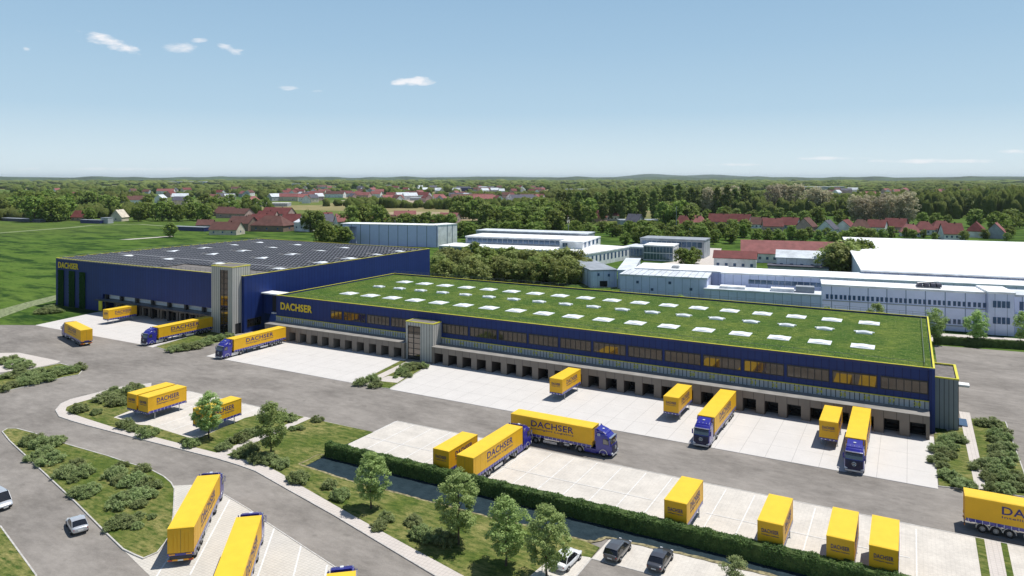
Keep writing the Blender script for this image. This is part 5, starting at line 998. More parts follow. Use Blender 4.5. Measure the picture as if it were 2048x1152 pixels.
# shrubs
def shrub_cl(w_, h, n, seed):
    rr = random.Random(seed); o = []
    for i in range(n):
        a = rr.uniform(0,6.283); q = rr.random()**.6; z = h*(.15+.75*rr.random()*(1-q*q*.75)); o.append((math.cos(a)*q*w_*.44*(1+.25*math.sin(a*3+seed)), math.sin(a)*q*w_*.44, z, rr.uniform(.16,.38)))
    return o
SHP = []
for s in (51,52,53,54):
    cm = leaf_mesh('foliage', shrub_cl(2.6,1.35,52,s), M['shrub'], s, .062, 60, 2.1, .5); mm = MB(); rr = random.Random(s)
    for i in range(9): a = i*.7+rr.uniform(0,.4); mm.tube((0,0,0), (math.cos(a)*.8, math.sin(a)*.8, .8+rr.uniform(-.2,.4)), .025, M['hrub'], 4, .01)
    SHP.append((cm, mm.mesh('stems')))
BED = ['in the bed at the left edge','round the swap yard and its path','on the lawn before the ditch','on the teardrop traffic island','below the tall stair tower','below the shorter stair tower','in the beds at the far right','at the outer corner of the high hall']
GB = ['shrubs in the left bed','shrubs round the swap yard','shrubs before the ditch','shrubs on the traffic island','shrubs below the tall tower','shrubs below the shorter tower','shrubs beside the right path','shrubs at the hall corner']
rr = random.Random(5)
ORD = ['first','second','third','fourth','fifth','sixth','seventh','eighth','ninth','tenth','eleventh','twelfth','thirteenth','fourteenth','fifteenth','sixteenth','seventeenth','eighteenth','nineteenth','twentieth']
def ordn(k): return ORD[k-1] if k <= 20 else 'twenty '+ORD[k-21] if k < 30 else 'thirtieth' if k == 30 else 'thirty '+ORD[k-31]
for i, (x, y, w_, tg, od) in enumerate(SHRUBS):
    cm, st = SHP[i%4]; T_ = empty('shrub', (x,y,.08), rr.uniform(0,6.28)); s = w_/2.3; T_.scale = (s,s,min(1.25,max(.55,s*.95))); tag(T_, ordn(od)+' grey green shrub from the left '+BED[tg], 'shrub', GB[tg])
    link('stems', st, T_); link('foliage', cm, T_)
# hedges
def hedge(name, a, b, wd, h, label, seed, dens):
    a = Vector(a); b = Vector(b); L_ = (b-a).length; T_ = empty(name, (*(a+b)/2, 0), math.atan2((b-a).y,(b-a).x)); tag(T_, label, 'hedge'); rr = random.Random(seed)
    m = MB(); n = int(L_/1.0); v = []
    for i in range(n+1):
        x = -L_/2+L_*i/n; j = lambda s: rr.uniform(-s,s)
        v += [(x,-wd/2+.12,.0),(x,-wd/2+.1+j(.05),h*.6),(x,-wd/2+.18+j(.05),h-.15+j(.05)),(x,wd/2-.18+j(.05),h-.15+j(.05)),(x,wd/2-.1+j(.05),h*.6),(x,wd/2-.12,0)]
    m.add(v, [(6*i+k,6*i+k+6,6*i+k+7,6*i+k+1) for i in range(n) for k in range(5)]+[(0,1,2,3,4,5),tuple(6*n+k for k in (5,4,3,2,1,0))], M['hedge']); m.build('twig_core', T_)
    v = []; f = []
    for i in range(int(L_*dens)):
        x = rr.uniform(-L_/2-.08,L_/2+.08); q = rr.random(); lump = .10*math.sin(x*1.7+seed)+.07*math.sin(x*4.1)
        if q < .45: y = rr.uniform(-wd/2,wd/2); z = h-.1+lump+rr.uniform(-.12,.14)-.35*(abs(y)/(wd/2))**4; nrm = Vector((0,0,1))
        else: s = -1 if q < .78 else 1; z = rr.uniform(.04,h-.15); y = s*(wd/2-.06+rr.uniform(-.1,.07)+lump*.5); nrm = Vector((0,s,.3))
        if rr.random() < .06: x = (L_/2+rr.uniform(-.05,.08))*rr.choice((-1,1)); y = rr.uniform(-wd/2,wd/2); z = rr.uniform(.05,h); nrm = Vector((1 if x > 0 else -1,0,.2))
        nrm = (nrm+Vector((rr.uniform(-.8,.8),rr.uniform(-.8,.8),rr.uniform(-.6,.8)))).normalized(); a_ = nrm.orthogonal().normalized(); b_ = nrm.cross(a_); t = rr.uniform(0,6.28); a_, b_ = a_*math.cos(t)+b_*math.sin(t), b_*math.cos(t)-a_*math.sin(t)
        s = rr.uniform(.07,.15); p = Vector((x,y,z)); o = len(v); v += [tuple(p-a_*s), tuple(p+b_*s*.6), tuple(p+a_*s), tuple(p-b_*s*.6)]; f.append((o,o+1,o+2,o+3))
    me = bpy.data.meshes.new('foliage'); me.from_pydata(v, [], f); me.materials.append(M['hedge']); link('foliage', me, T_)
    return T_
hedge('hedge', (-74.9,79.1), (1.5,80.0), 1.5, 2.0, 'long clipped green hedge between the parking bays and the ditch', 61, 520)
hedge('hedge', (5.2,205.2), (46,213.3), 1.6, 2.0, 'clipped hedge behind the asphalt yard at the right, below the pale factory', 62, 200)
# ---- trees of the middle distance
def far_proto(name, h, w_, n, per, shape, mat, ls, seed, trunkr=.3):
    cm = leaf_mesh('crown', crown_clusters(h, w_, h*.12, n, seed, shape, w_*.14), M[mat], seed, ls, per)
    m = MB(); m.tube((0,0,-.2),(0,0,h*.75),trunkr,M['bark'],6,trunkr*.3)
    for i in range(4): a = i*1.7; m.tube((0,0,h*.2+i*h*.08),(math.cos(a)*w_*.25,math.sin(a)*w_*.25,h*.45+i*h*.08),trunkr*.4,M['bark'],5,.06)
    return cm, m.mesh('trunk')
FP = {0: [far_proto('r',12,11,70,26,'round','crown',.62,s) for s in (71,72,73,74)], 1: [far_proto('o',9,10,80,26,'round','olive',.45,s,.2) for s in (75,76,77)],
      2: [far_proto('p',28,12,110,26,'column','poplar',.85,s,.5) for s in (78,79,80)], 3: [far_proto('b',26,17,100,28,'fan','bare',.8,s,.4) for s in (81,82)]}
KN = {0:'broadleaf_tree',1:'willow_bush',2:'poplar_tree',3:'pale_twiggy_tree'}; BH = {0:(12,11),1:(9,10),2:(28,12),3:(26,17)}
WH = ['in the thicket right behind the halls', 'in the rear row of the thicket', 'rising from the thicket', 'at the right end of the thicket', 'left of the tall pale hall', 'seen through the gate of the pale hall', 'behind the left of the pale hall', 'behind the pale hall roof', 'close behind the pale hall', 'beside the tan field', 'in the grove behind the offices', 'directly behind the office roofs', 'in the grove left of the poplars', 'in the front row of the poplar wood', 'in the darker poplar wood', 'below the dark poplar wood', 'in the leftmost pale clump', 'in the second pale clump', 'in the third pale clump', 'in the fourth pale clump', 'in the rightmost pale clump', 'behind the red roofed houses', 'between offices and poplars', 'above the forecourt', 'before the red roofed houses', 'behind the blue pavilion', 'along the great white roof', 'in the right poplar row', 'near the right red roofs', 'at the right edge', 'beside the red roofs at right', 'beside the blue pavilion', 'left of the great white roof', 'touching the great white roof', 'by the terrace', 'at the meadow edge', 'at the far left edge', 'in the left wood', 'beside the cream cottage', 'before the sheds', 'by the gabled houses', 'before the white sheds', 'beside the hipped roof house', 'beside the barn', 'along the factory forecourt', 'beside the long red roof']
KL = {0:'dark broadleaf tree',1:'olive willow bush',2:'tall poplar',3:'pale twiggy tree'}
KG = {0:'broadleaf trees of the middle distance',1:'willow thicket behind the halls',2:'poplar wood',3:'pale twiggy trees'}
rr = random.Random(9)
for i, (x, y, h, k, rg, od) in enumerate(MID):
    cm, tm = FP[k][i%len(FP[k])]; T_ = empty(KN[k], (x,y,0), rr.uniform(0,6.28)); sz = h/BH[k][0]; s = sz*rr.uniform(.9,1.2); T_.scale = (s,s,sz)
    tag(T_, ordn(od+1)+' '+KL[k]+' from the left '+WH[rg], 'tree', KG[k]); link('trunk', tm, T_); link('crown', cm, T_)
# ---- far woods: one mass of crowns nobody could count
import numpy as np
rs = np.random.RandomState(4)
def ico(n):
    bm = bmesh.new(); bmesh.ops.create_icosphere(bm, subdivisions=n, radius=1); v = np.array([v.co[:] for v in bm.verts]); f = np.array([[q.index for q in p.verts] for p in bm.faces]); bm.free(); return v, f
iv, if_ = ico(2)
def crowns(name, cx, cy, w_, h, mat, label):
    n = len(cx); V = np.empty((n, len(iv), 3)); 
    for i in range(n):
        ph = rs.rand(3)*6.3; d = 1+.20*np.sin(iv[:,0]*4+ph[0])*np.sin(iv[:,1]*4+ph[1])+.16*np.sin(iv[:,2]*6+iv[:,0]*5+ph[2])+rs.uniform(-.09,.09,len(iv))
        V[i,:,0] = iv[:,0]*d*w_[i]/2+cx[i]; V[i,:,1] = iv[:,1]*d*w_[i]/2*rs.uniform(.6,1)+cy[i]; V[i,:,2] = (iv[:,2]*d*.6+.42)*h[i]
    F = (if_[None]+(np.arange(n)*len(iv))[:,None,None]).reshape(-1,3)
    me = bpy.data.meshes.new(name); me.vertices.add(V.size//3); me.vertices.foreach_set('co', V.reshape(-1)); me.loops.add(F.size); me.loops.foreach_set('vertex_index', F.reshape(-1).astype(np.int32))
    me.polygons.add(len(F)); me.polygons.foreach_set('loop_start', np.arange(0,F.size,3,dtype=np.int32)); me.polygons.foreach_set('loop_total', np.full(len(F),3,dtype=np.int32)); me.update(calc_edges=True); me.materials.append(mat)
    o = link(name, me); tag(o, label, 'wood', kind='stuff'); return o
def woodmat(name, a, b_, dk):
    m, t, b = nmat(name); g = N(t, 'ShaderNodeNewGeometry'); c = mixrgb(t, g.outputs['Random Per Island'], a, b_)
    n1 = noise(t, pos(t), .5, 4, .75, .35, .65); c = mixrgb(t, mth(t, 'MULTIPLY', n1, .55), c, dk); big = noise(t, pos(t), .0022, 3, .5, .42, .6); c = mixrgb(t, mth(t, 'MULTIPLY', big, .6), c, (.15,.16,.05))
    rgb(t, b.inputs['Base Color'], c); b.inputs['Roughness'].default_value = .95; b.inputs['Specular IOR Level'].default_value = .05; bump(t, b, noise(t, pos(t), .9, 3, .8), 1.0, 1.2); return m
WM = woodmat('wood_canopy', (.12,.18,.035), (.26,.31,.085), (.045,.08,.02))
HP = np.array([(q[0],q[1]) for q in FAR]+[((q[0]+q[2])/2,(q[1]+q[3])/2) for q in SHEDS]); HR = np.hypot(HP[:,0],HP[:,1]); HA = np.arctan2(-HP[:,0],HP[:,1])
def scatter(n, r0, r1, a0, a1, px, hlo, hhi, thr):
    X = []; Y = []; Wd = []; Hh = []
    while len(X) < n:
        q = 1/rs.uniform(1/r1, 1/r0); a = R_(29.065+rs.uniform(a0,a1)); x, y = -q*math.sin(a), q*math.cos(a)
        k = math.sin(x*.0016+1.3)*math.sin(y*.0021+.4)+.6*math.sin(x*.0047+y*.003)+.35*math.sin(y*.009+x*.002)
        if k < thr: continue
        if q < 1500 and -620 < x < -300 and 540 < y < 760: continue
        if ((np.abs(HA-a) < 26/q) & (q < HR+20) & (q > HR-HR*.13)).any(): continue
        X.append(x); Y.append(y); Wd.append(max(9, q*rs.uniform(.6,1.5)*px/1432)); Hh.append(rs.uniform(hlo,hhi)*(1+.25*math.sin(x*.01)))
    return np.array(X), np.array(Y), np.array(Wd), np.array(Hh)
crowns('far_wood', *scatter(3400, 1050, 5200, -37, 37, 13, 9, 17, -.75), WM, 'continuous belt of distant woodland below the horizon')
crowns('distant_wood', *scatter(1500, 4200, 8600, -37, 37, 18, 12, 20, -.6), WM, 'thin dark line of woodland at the horizon')
crowns('middle_wood', *scatter(700, 830, 1200, 9, 37, 15, 9, 15, -.5), WM, 'belt of mixed trees beyond the green meadow at the left')
crowns('suburb_wood', *scatter(600, 800, 1150, -10, 9, 12, 7, 12, -.3), WM, 'loose belt of trees among the distant houses')
crowns('poplar_belt', *scatter(650, 820, 1350, -37, -12, 13, 14, 24, -.9), WM, 'dense belt of tall trees behind the poplars at the right')
# roadside and meadow scrub near houses
# ================================================================ HOUSES AND FACTORIES BEHIND
def house(x, y, rz, w_, d, h, rh, wm, rm, label, name='house', hip=False, group=None, chim=True, nw=3):
    T_ = empty(name, (x,y,0), rz); tag(T_, label, 'house', group)
    m = MB(); m.box(-w_/2,w_/2,-d/2,d/2,-.1,h,M[wm])
    if not hip:
        for s in (-1, 1): m.add([(s*w_/2,-d/2,h),(s*w_/2,d/2,h),(s*w_/2,0,h+rh)], [(0,1,2)], M[wm])
    m.build('wall', T_)
    m = MB(); o = .5; k = w_*.28 if hip else -o; e = h-.25; r1 = w_/2-k if hip else w_/2+o
    v = [(-w_/2-o,-d/2-o,e),(w_/2+o,-d/2-o,e),(w_/2+o,d/2+o,e),(-w_/2-o,d/2+o,e),(-r1,0,h+rh),(r1,0,h+rh)]; v2 = [(a,b,c+.22) for a, b, c in v]
    m.add(v+v2, [(0,1,5,4),(2,3,4,5),(1,2,5),(3,0,4),(6,10,11,7),(8,11,10,9),(7,11,8),(9,10,6),(0,6,7,1),(1,7,8,2),(2,8,9,3),(3,9,6,0)] if hip else [(0,4,5,1),(2,5,4,3),(6,7,11,10),(8,9,10,11),(0,1,7,6),(2,3,9,8),(1,5,11,7),(5,2,8,11),(0,6,10,4),(4,10,9,3)], M[rm])
    rf = m.build('roof', T_)
    if chim: m = MB(); m.box(w_*.15,w_*.15+.7,-.3,.3,h+rh*.5,h+rh+.9,M['roofbrown']); m.build('chimney', rf)
    for i in range(nw):
        xx = -w_/2+w_*(i+.5)/nw; m = MB(); m.box(xx-.6,xx+.6,-d/2-.05,-d/2+.05,h*.35,h*.35+1.3,M['winblue']); m.box(xx-.7,xx+.7,-d/2-.08,-d/2-.0,h*.35-.12,h*.35-.02,M['wallwhite']); m.build('window', T_)
    m = MB(); m.box(w_/2-.05,w_/2+.05,-.6,.6,h*.4,h*.4+1.3,M['winblue']); m.build('window', T_)
    return T_
HS = [
(-431, 352, 0.35, 21, 12, 3.7, 5.2, 'wallcream', 'roofbrown', 'long brown barn with a cream gable standing nearest the meadow', 0),
(-452, 384, 0.2, 19, 13, 5.8, 5, 'wallbrown', 'roofbrown', 'brown gabled house with pale gable, right of the cream gabled barn', 0),
(-651, 410, -1.1, 12, 11, 3.7, 7, 'wallcream', 'wallcream', 'small cream house with a steep gable at the meadow edge', 0),
(-690, 398, 0.3, 16, 11, 3.4, 6, 'wallpink', 'roofred', 'red roofed cottage beside the big dark trees at the left', 0),
(-428, 392, 0.25, 28, 17, 4.6, 7, 'wallbrown', 'roofbrown', 'big brown hipped roof house above the middle of the solar roof', 1),
(-405, 404, 0.1, 14, 12, 6.9, 2, 'wallwhite', 'rooflight', 'white flat fronted house right of the brown hipped house', 0),
(-470, 420, 0.5, 18, 12, 4.6, 6, 'wallpink', 'roofred', 'dark red roofed house behind the brown ones, left', 0),
(-440, 450, -0.6, 16, 12, 5.8, 6, 'wallwhite', 'roofred', 'red roofed white house behind the hipped one', 0),
(-415, 470, 0.2, 18, 12, 4.6, 6, 'wallwhite', 'roofred', 'red roofed house in the village centre left of the tan field', 0),
(-398, 440, 1.0, 16, 12, 5.8, 6, 'wallwhite', 'roofpink', 'bright red roofed house in the village with white gable', 0),
(-385, 475, 0.4, 15, 12, 4.6, 5, 'wallgrey', 'roofbrown', 'grey walled house beside the bright red roof', 0),
(-430, 505, 0, 19, 12, 5.8, 5, 'wallwhite', 'roofred', 'red roofed house farther back in the village', 0),
(-400, 520, 0.7, 19, 13, 5.8, 5, 'wallwhite', 'roofpink', 'pinkish roofed house at the edge of the tan field', 0),
(-460, 480, 1.2, 15, 11, 4.6, 5, 'wallcream', 'roofred', 'cream house with red roof in the left of the village', 0),
(-600, 500, 0.1, 38, 14, 4.6, 5, 'wallpink', 'roofbrown', 'long dark red roofed row in front of the white sheds at left', 0),
(-560, 520, 0.15, 32, 14, 4.6, 6, 'wallpink', 'roofred', 'red vaulted row house beside the long dark one', 0),
(-640, 520, 0.1, 28, 14, 4.6, 5, 'wallbrown', 'roofbrown', 'brown roofed farm half hidden in trees at left', 0),
(-490, 380, 0.6, 12, 10, 3.4, 4, 'wallgrey', 'roofbrown', 'small brown shed beside the gabled house', 0),
(-395, 455, 0.9, 15, 11, 5, 5, 'wallwhite', 'roofpink', 'bright pink roofed white house left of the round tree by the pale hall', 0),
(-372, 452, 0.2, 14, 11, 5, 5, 'wallcream', 'roofred', 'cream house with red roof nearest the tan field', 0),
(-418, 438, 1.3, 13, 10, 5, 6, 'wallwhite', 'roofslate', 'white house with a slate roof in the village', 0),
(-445, 428, 0.4, 15, 11, 5, 6, 'wallgrey', 'roofred', 'grey house with dark red roof between the hipped house and the village', 0),
(-478, 420, 1.1, 13, 10, 4, 6, 'wallpink', 'roofbrown', 'brown roofed house at the left end of the village', 0),
(-520, 470, 0.3, 18, 11, 4, 6, 'wallpink', 'roofred', 'low dark red roofed house between the vaulted row and the village', 0),
(-350, 500, 0.5, 14, 10, 4, 4, 'wallwhite', 'roofred', 'lone white farm building at the near edge of the tan field', 0),
(-365, 540, 0.1, 18, 10, 5, 4, 'wallpink', 'roofpink', 'pink roofed shed at the tan field entrance', 0)]
for (x, y, rz, w_, d, h, rh, wm, rm, lb, hp) in HS: house(x, y, rz, w_, d, h, rh, wm, rm, lb, hip=bool(hp))
for (x, y, rz, w_, d, h, rh, wm, rm, hp, nm) in RH: house(x, y, rz, w_, d, h, rh, wm, rm, 'red roofed suburban house, '+nm, hip=bool(hp), group='red roofed houses beyond the factories', nw=4)
FW = ['wallwhite','wallcream','wallwhite','wallgrey','wallpink']; FR = ['roofred','roofbrown','rooflight','roofslate','roofpink']
FAR.sort(key=lambda q: math.atan2(q[0], q[1])); fk = {}
for (x, y, w_, k) in FAR:
    fk[k] = fk.get(k, 0)+1;  house(x, y, (x*.37)%3, w_*1.2, 13, 7.5, 5.5, FW[k], FR[(k*2+x)%5], ordn(fk[k])+' '+['pale walled','cream','white','grey','pinkish'][k]+' distant house from the left among the far woods', name='distant_house', group='distant houses', chim=False, nw=2)
def block(name, label, a, b, depth, h, wm, rm, cat='factory', z0=0, eave=.25, rh=.5):
    """flat building: a,b = ends of its front wall"""
    a = Vector(a); b = Vector(b); L_ = (b-a).length; T_ = empty(name, (*(a+b)/2, z0), math.atan2((b-a).y,(b-a).x)); tag(T_, label, cat)
    m = MB(); m.box(-L_/2,L_/2,0,depth,-.1,h-rh,M[wm]); m.build('wall', T_)
    m = MB(); m.box(-L_/2-eave,L_/2+eave,-eave,depth+eave,h-rh,h,M[rm]); m.build('roof', T_)
    return T_, L_
def strip(T_, x0, x1, z0, z1, y=0.0, n=6, name='window'):
    m = MB(); m.box(x0,x1,y-.06,y+.05,z0,z1,M['glassblue'])
    for i in range(n+1): x = x0+(x1-x0)*i/n; m.box(x-.12,x+.12,y-.12,y-.05,z0,z1,M['wallgrey'])
    m.build(name, T_)
def sidestrip(T_, xx, y0, y1, z0, z1):
    m = MB(); m.box(xx-.05,xx+.06,y0,y1,z0,z1,M['winblue']); m.build('window', T_)
for i, (x0, y0, x1, y1, h, c) in enumerate(SHEDS):
    T_, L_ = block('distant_shed', ordn(i+1)+' wide flat '+{'roofwhite':'white','rooflight':'pale grey','navyd':'dark blue','roofslate':'slate','roofred':'red','roofpink':'pink','glassblue':'blue','roofgrey2':'grey'}[c]+' roofed shed far off among the woods', (x0,y0), (x1,y1), max(18, abs(x1-x0)*.25), h, 'wallgrey' if c != 'navyd' else 'navyd', c, 'shed'); T_['group'] = 'distant sheds'
# pale factory on the right
T_, L_ = block('factory', 'long pale factory wing with two rows of small square windows', (-21.7,220.4), (17.8,225.5), 9.5, 10.8, 'blockwall', 'roofwhite')
for r, z in enumerate((6.7, 1.9)):
    for i in range(34):
        x = -L_/2+.9+i*1.15
        if i%4 == 3: x += .1
        m = MB(); m.box(x,x+.68,-.09,.03,z,z+1.25,M['winblue']); m.build('window', T_)
m = MB()
for z in (6.25, 1.45): m.box(-L_/2,L_/2,-.16,-.02,z-.15,z+.1,M['wallgrey'])
m.build('string_course', T_)
m = MB(); m.box(4,9.5,2,5.5,10.8,11.1,M['rail'])
for x in (4.4,6,7.6,9): m.box(x-.2,x+.9,2.3,5.2,11.1,12.0,M['roofslate'])
m.tube((4,2.2,12.1),(9.6,5.4,12.3),.18,M['metal'],6); m.build('roof_ventilation_unit', T_)
T_, L_ = block('factory_stair_block', 'grey stair block with grouped windows at the end of the pale factory wing', (17.9,223.6), (23.6,224.5), 11, 11.3, 'blockwall2', 'roofwhite')
for z in (7.2, 3.0):
    for i in range(4):
        m = MB(); m.box(-L_/2+1.0+i*1.0,-L_/2+1.75+i*1.0,-.1,.03,z,z+1.7,M['winblue']); m.build('window', T_)
T_, L_ = block('factory', 'pale factory wing cut off by the right edge behind the round tree', (24,227.5), (52,231.5), 10, 10.4, 'blockwall', 'rooflight')
for i in range(10): m = MB(); m.box(-L_/2+1+i*1.3,-L_/2+1.9+i*1.3,-.1,.03,6.4,8.6,M['winblue']); m.build('window', T_)
m = MB(); m.box(-L_/2,-L_/2+12,-.9,.0,5.1,5.4,M['roofwhite']); m.build('canopy', T_)
T_, L_ = block('factory', 'very long low factory with a white roof strip behind the pale windowed wing', (-56.3,248.6), (60,266.8), 15.5, 8.6, 'blockwall2', 'roofwhite'); strip(T_, -50, -8, 5.2, 6.6, 0, 22)
T_, L_ = block('factory', 'low factory hall with a ribbed pale metal roof, left of the long white strip', (-88.1,236.0), (-59.2,240.2), 14.5, 7.5, 'blockwall2', 'rooflight')
m = MB()
for i in range(13): x = -L_/2+1+i*2.2; m.box(x-.08,x+.08,.0,14.3,7.5,7.62,M['wallgrey'])
m.build('roof_ribs', T_)
for x, z in ((-9,4.5),(2,4.8),(9,3.0),(-4,2.2)): m = MB(); m.box(x,x+.9,-.1,.04,z,z+.9,M['winblue']); m.build('window', T_)
T_, L_ = block('factory', 'wide pale roofed hall behind the ribbed roof hall', (-88.0,251.5), (-57,256), 17, 7.9, 'blockwall2', 'roofwhite')
m = MB(); m.box(-3,-.5,3,6,7.9,8.7,M['metal']); m.tube((-5,4,8.3),(4,9,8.6),.2,M['metal'],6); m.build('roof_pipework', T_)
T_, L_ = block('factory_gatehouse', 'narrow pale building end with a dark doorway, left of the factory halls', (-103.8,247.1), (-95.9,253.4), 34, 6.6, 'blockwall2', 'roofgrey2')
m = MB(); m.box(-1.6,1.3,-.1,.05,.2,2.4,M['dark']); m.build('door', T_)
for x, z in ((-2.5,4.3),(1.5,4.0)): m = MB(); m.box(x,x+.8,-.1,.05,z,z+1,M['winblue']); m.build('window', T_)
T_, L_ = block('factory_annex', 'pale curved top storage building between the gatehouse roof and the ribbed hall', (-94.5,250.5), (-89,252), 40, 6.9, 'blockwall2', 'rooflight')
T_, L_ = block('yard_wall_building', 'low grey panelled yard building in front of the long white roofed factory', (-59.6,238.4), (-22.5,243.2), 7.5, 4.3, 'blockwall2', 'rooflight')
m = MB(); m.box(-14,-6,2,6,4.3,5.0,M['roofwhite']); m.box(2,9,1.5,5,4.3,5.3,M['roofwhite']); m.box(9.5,15,2,5.5,4.3,6.2,M['roofgrey2']); m.build('rooftop_plant', T_)
# the great white roof
x0, y0 = -15, 270; T_ = empty('white_roof_hall', (-14,270,0), R_(6.85)); tag(T_, 'huge hall with one bare brilliant white roof sloping up behind the factories at the right', 'hall')
m = MB(); m.box(0,75,0,126,0,8.9,M['blockwall2']); m.build('wall', T_)
m = MB(); m.add([(-.6,-.8,9.2),(76,-.8,9.2),(76,127,10.6),(-.6,127,10.6),(-.6,-.8,9.7),(76,-.8,9.7),(76,127,11.1),(-.6,127,11.1)], [(3,2,1,0),(4,5,6,7),(0,1,5,4),(1,2,6,5),(2,3,7,6),(3,0,4,7)], M['roofwhite']); m.build('roof', T_)
m = MB(); m.box(1,74,-.5,-.1,5.2,7.8,M['glassblue']); m.build('window_band', T_)
# tall pale slab building with an opening
T_ = empty('slab_hall', (-303,332,0), R_(12.7)); tag(T_, 'tall pale steel clad hall with a gate shaped opening behind the solar roof', 'hall')
m = MB(); m.box(0,4.2,0,12,0,12.6,M['slabwall']); m.box(9.6,62,0,12,0,12.6,M['slabwall']); m.box(4.2,9.6,0,12,11.2,12.6,M['slabwall']); m.build('wall', T_)
m = MB(); m.box(-1.2,62.4,-.4,12.4,12.6,13.0,M['roofwhite']); m.build('roof', T_)
T_ = empty('white_end_block', (-242.2,345.9,0), R_(76)); tag(T_, 'white gable block with two dark slits at the right end of the tall pale hall', 'hall')
m = MB(); m.box(0.3,15.5,0,10,0,13.0,M['roofwhite']); m.build('wall', T_)
for x in (7.4, 11.4): m = MB(); m.box(x,x+.35,-.08,.05,.2,12.6,M['winblue']); m.build('window', T_)
m = MB(); m.box(0.1,15.7,-.2,10.2,13.0,13.2,M['roofwhite']); m.build('roof', T_)
# office complex
T_, L_ = block('office_building', 'long office wing with a white flat roof and dark window strips behind the thicket', (-211,302.5), (-149,308.2), 17, 6.2, 'wallgrey', 'roofwhite', 'office'); strip(T_, -L_/2+1, L_/2-14, .9, 5.2, 0, 26, 'window_band')
T_, L_ = block('office_building', 'white fronted office end block with tall narrow windows turned to the road', (-146.5,298.4), (-129.2,296.2), 47, 6.3, 'wallwhite', 'roofwhite', 'office'); strip(T_, -L_/2+.8, L_/2-1.2, 1.0, 5.0, 0, 8, 'window_band')
for i in range(12):
    sidestrip(T_, L_/2, 2.2+i*3.7, 3.7+i*3.7, 2.0, 4.9)
T_, L_ = block('office_building', 'upper white office storey with set back dark glazing above the long wing', (-206,320), (-146,327.8), 22, 10, 'wallgrey', 'roofwhite', 'office'); strip(T_, -L_/2+1, L_/2-2, 7.0, 9.0, 0, 20, 'window_band')
T_, L_ = block('office_building', 'white cubic office block with corner windows at the right of the upper storey', (-150,318), (-138.5,319.5), 34, 9.9, 'wallwhite', 'roofwhite', 'office'); strip(T_, -L_/2+1.5, -L_/2+4, 7.0, 9.0, 0, 2)
for i in range(4): sidestrip(T_, L_/2, 3+i*7.5, 6.5+i*7.5, 6.8, 9.2)
T_, L_ = block('office_building', 'upper curved pale roof deck at the back of the office complex', (-215,345), (-150,352), 14, 11.2, 'wallgrey', 'rooflight', 'office')
T_, L_ = block('office_building', 'dark blue glazed pavilion between the white offices and the trees', (-115.5,342), (-101,343.5), 15, 7.6, 'wallwhite', 'roofwhite', 'office'); strip(T_, -L_/2+.2, L_/2-.2, .6, 3.6, 0, 9, 'window_band'); strip(T_, -L_/2+.2, L_/2-.2, 4.0, 6.9, 0, 9, 'window_band')
for i in range(3):
    for z in (1.2,4.2): sidestrip(T_, L_/2, 2+i*4.2, 3.6+i*4.2, z, z+1.6)
T_, L_ = block('office_building', 'low linking wing with dark windows left of the blue glazed pavilion', (-127.5,347), (-115.8,346.5), 16, 6.0, 'wallgrey', 'rooflight', 'office'); strip(T_, -L_/2+.2, L_/2-.2, 1.2, 5, 0, 7, 'window_band')
T_, L_ = block('office_building', 'blue grey roofed office row behind the glazed pavilion', (-124,362), (-91,364), 16, 9.3, 'wallgrey', 'roofgrey2', 'office'); strip(T_, -L_/2+1, L_/2-1, 5.2, 8, 0, 12, 'window_band')
# red roofed row by the factories
def redrow(name, label, a, b, d, h, rh, wm, rm, n):
    a = Vector(a); b = Vector(b); c = (a+b)/2; return house(c.x, c.y, math.atan2((b-a).y,(b-a).x), (b-a).length, d, h, rh, wm, rm, label, name=name, chim=False, nw=n)
redrow('row_house', 'long white building with a long red tiled roof left of the great white roof', (-73,366), (-27,375), 17, 4.5, 5.5, 'wallwhite', 'roofpink', 14)
redrow('villa', 'white house with a dark red roof and balcony beside the factory forecourt', (-77,327), (-59.5,329.7), 11, 5.5, 2.6, 'wallwhite', 'roofred', 5)
for i in range(6):
    x = -50+i*4.1; house(x, 338+i*.6, .12, 4.0, 12, 6.0, 2.6, 'wallwhite', 'rooflight', ['first','second','third','fourth','fifth','sixth'][i]+' white gabled unit from the left in the zigzag roofed terrace', name='terrace_unit', group='zigzag roofed terrace', chim=False, nw=1)
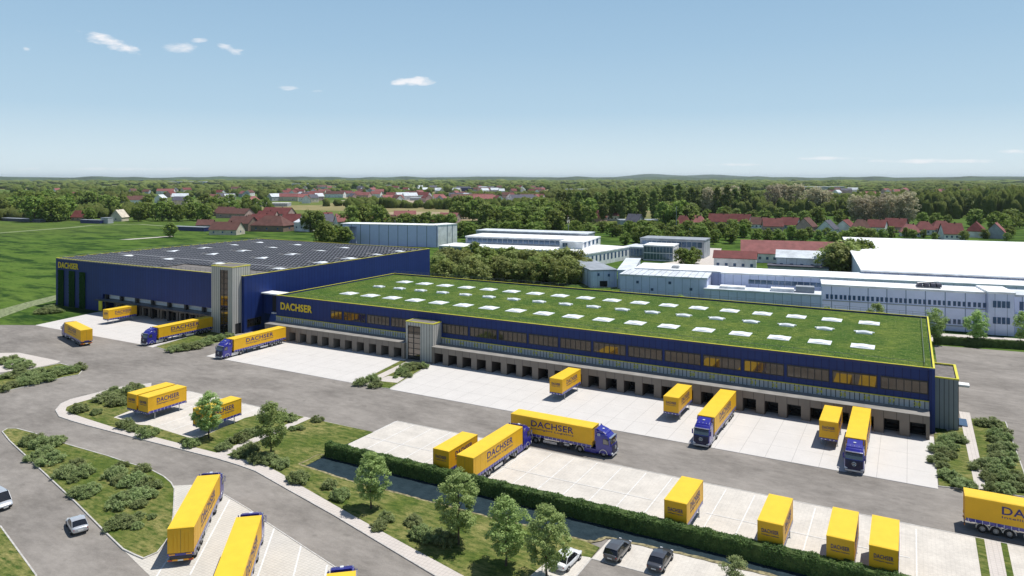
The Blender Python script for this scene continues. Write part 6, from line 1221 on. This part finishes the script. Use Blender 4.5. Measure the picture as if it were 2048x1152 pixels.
T_, L_ = block('carport', 'dark flat roofed shelter in front of the zigzag roofed terrace', (-54,326), (-30,329), 6, 3, 'wallgrey', 'roofslate', 'shelter')
# poles and masts
for i, (x, y, h) in enumerate(((-560,1260,34),(-470,1240,40),(-440,1255,36),(-136,470,22),(-170,372,15))):
    T_ = empty('mast', (x,y,0)); tag(T_, ['thin mast over the distant woods left of centre','tallest of the thin masts over the distant woods','thin mast close beside the tallest one','slender pale pole among the red roofed houses','short white pole behind the offices'][i], 'mast')
    m = MB(); m.tube((0,0,0),(0,0,h),.28,M['metal'],6,.12); m.box(-.6,.6,-.1,.1,h-1.6,h-1.4,M['metal']); m.build('pole', T_)
# field clutter by the barn
for i, (x, y, rz, w_, d, h, c, lb) in enumerate(((-640,378,.15,24,5,3,'navyd','dark blue container at the meadow edge beside the cream house'),(-488,362,.1,40,6,3,'navyd','long dark blue shelter left of the cream gabled barn'),(-722,362,.05,60,6,2.6,'roofslate','long low dark polytunnel at the far left of the meadow'),(-628,384,.2,8,6,5,'wallgrey','small pale hut between the container and the cream house'))):
    T_ = empty('shed', (x,y,0), rz); tag(T_, lb, 'shed'); m = MB(); m.box(-w_/2,w_/2,-d/2,d/2,0,h,M[c]); m.build('wall', T_); m = MB(); m.xprism([(-w_/2-.2,h),(w_/2+.2,h),(w_/2+.2,h+.25),(-w_/2-.2,h+.25)], -d/2-.2, d/2+.2, M['roofgrey2']); m.build('roof', T_)
# ================================================================ HAZE
hm = bpy.data.materials.new('haze'); hm.use_nodes = True; t = hm.node_tree; t.nodes.clear()
o_ = N(t, 'ShaderNodeOutputMaterial'); pv = N(t, 'ShaderNodeVolumePrincipled'); pv.inputs['Color'].default_value = (.82,.93,1.0,1); pv.inputs['Density'].default_value = 2.6e-5; pv.inputs['Anisotropy'].default_value = .2
t.links.new(pv.outputs[0], o_.inputs['Volume'])
m = MB(); m.box(-38000,28000,-4000,44000,-1.5,152,hm); hz = m.build('haze'); hz['kind'] = 'stuff'; hz['label'] = 'pale summer haze over the plain'
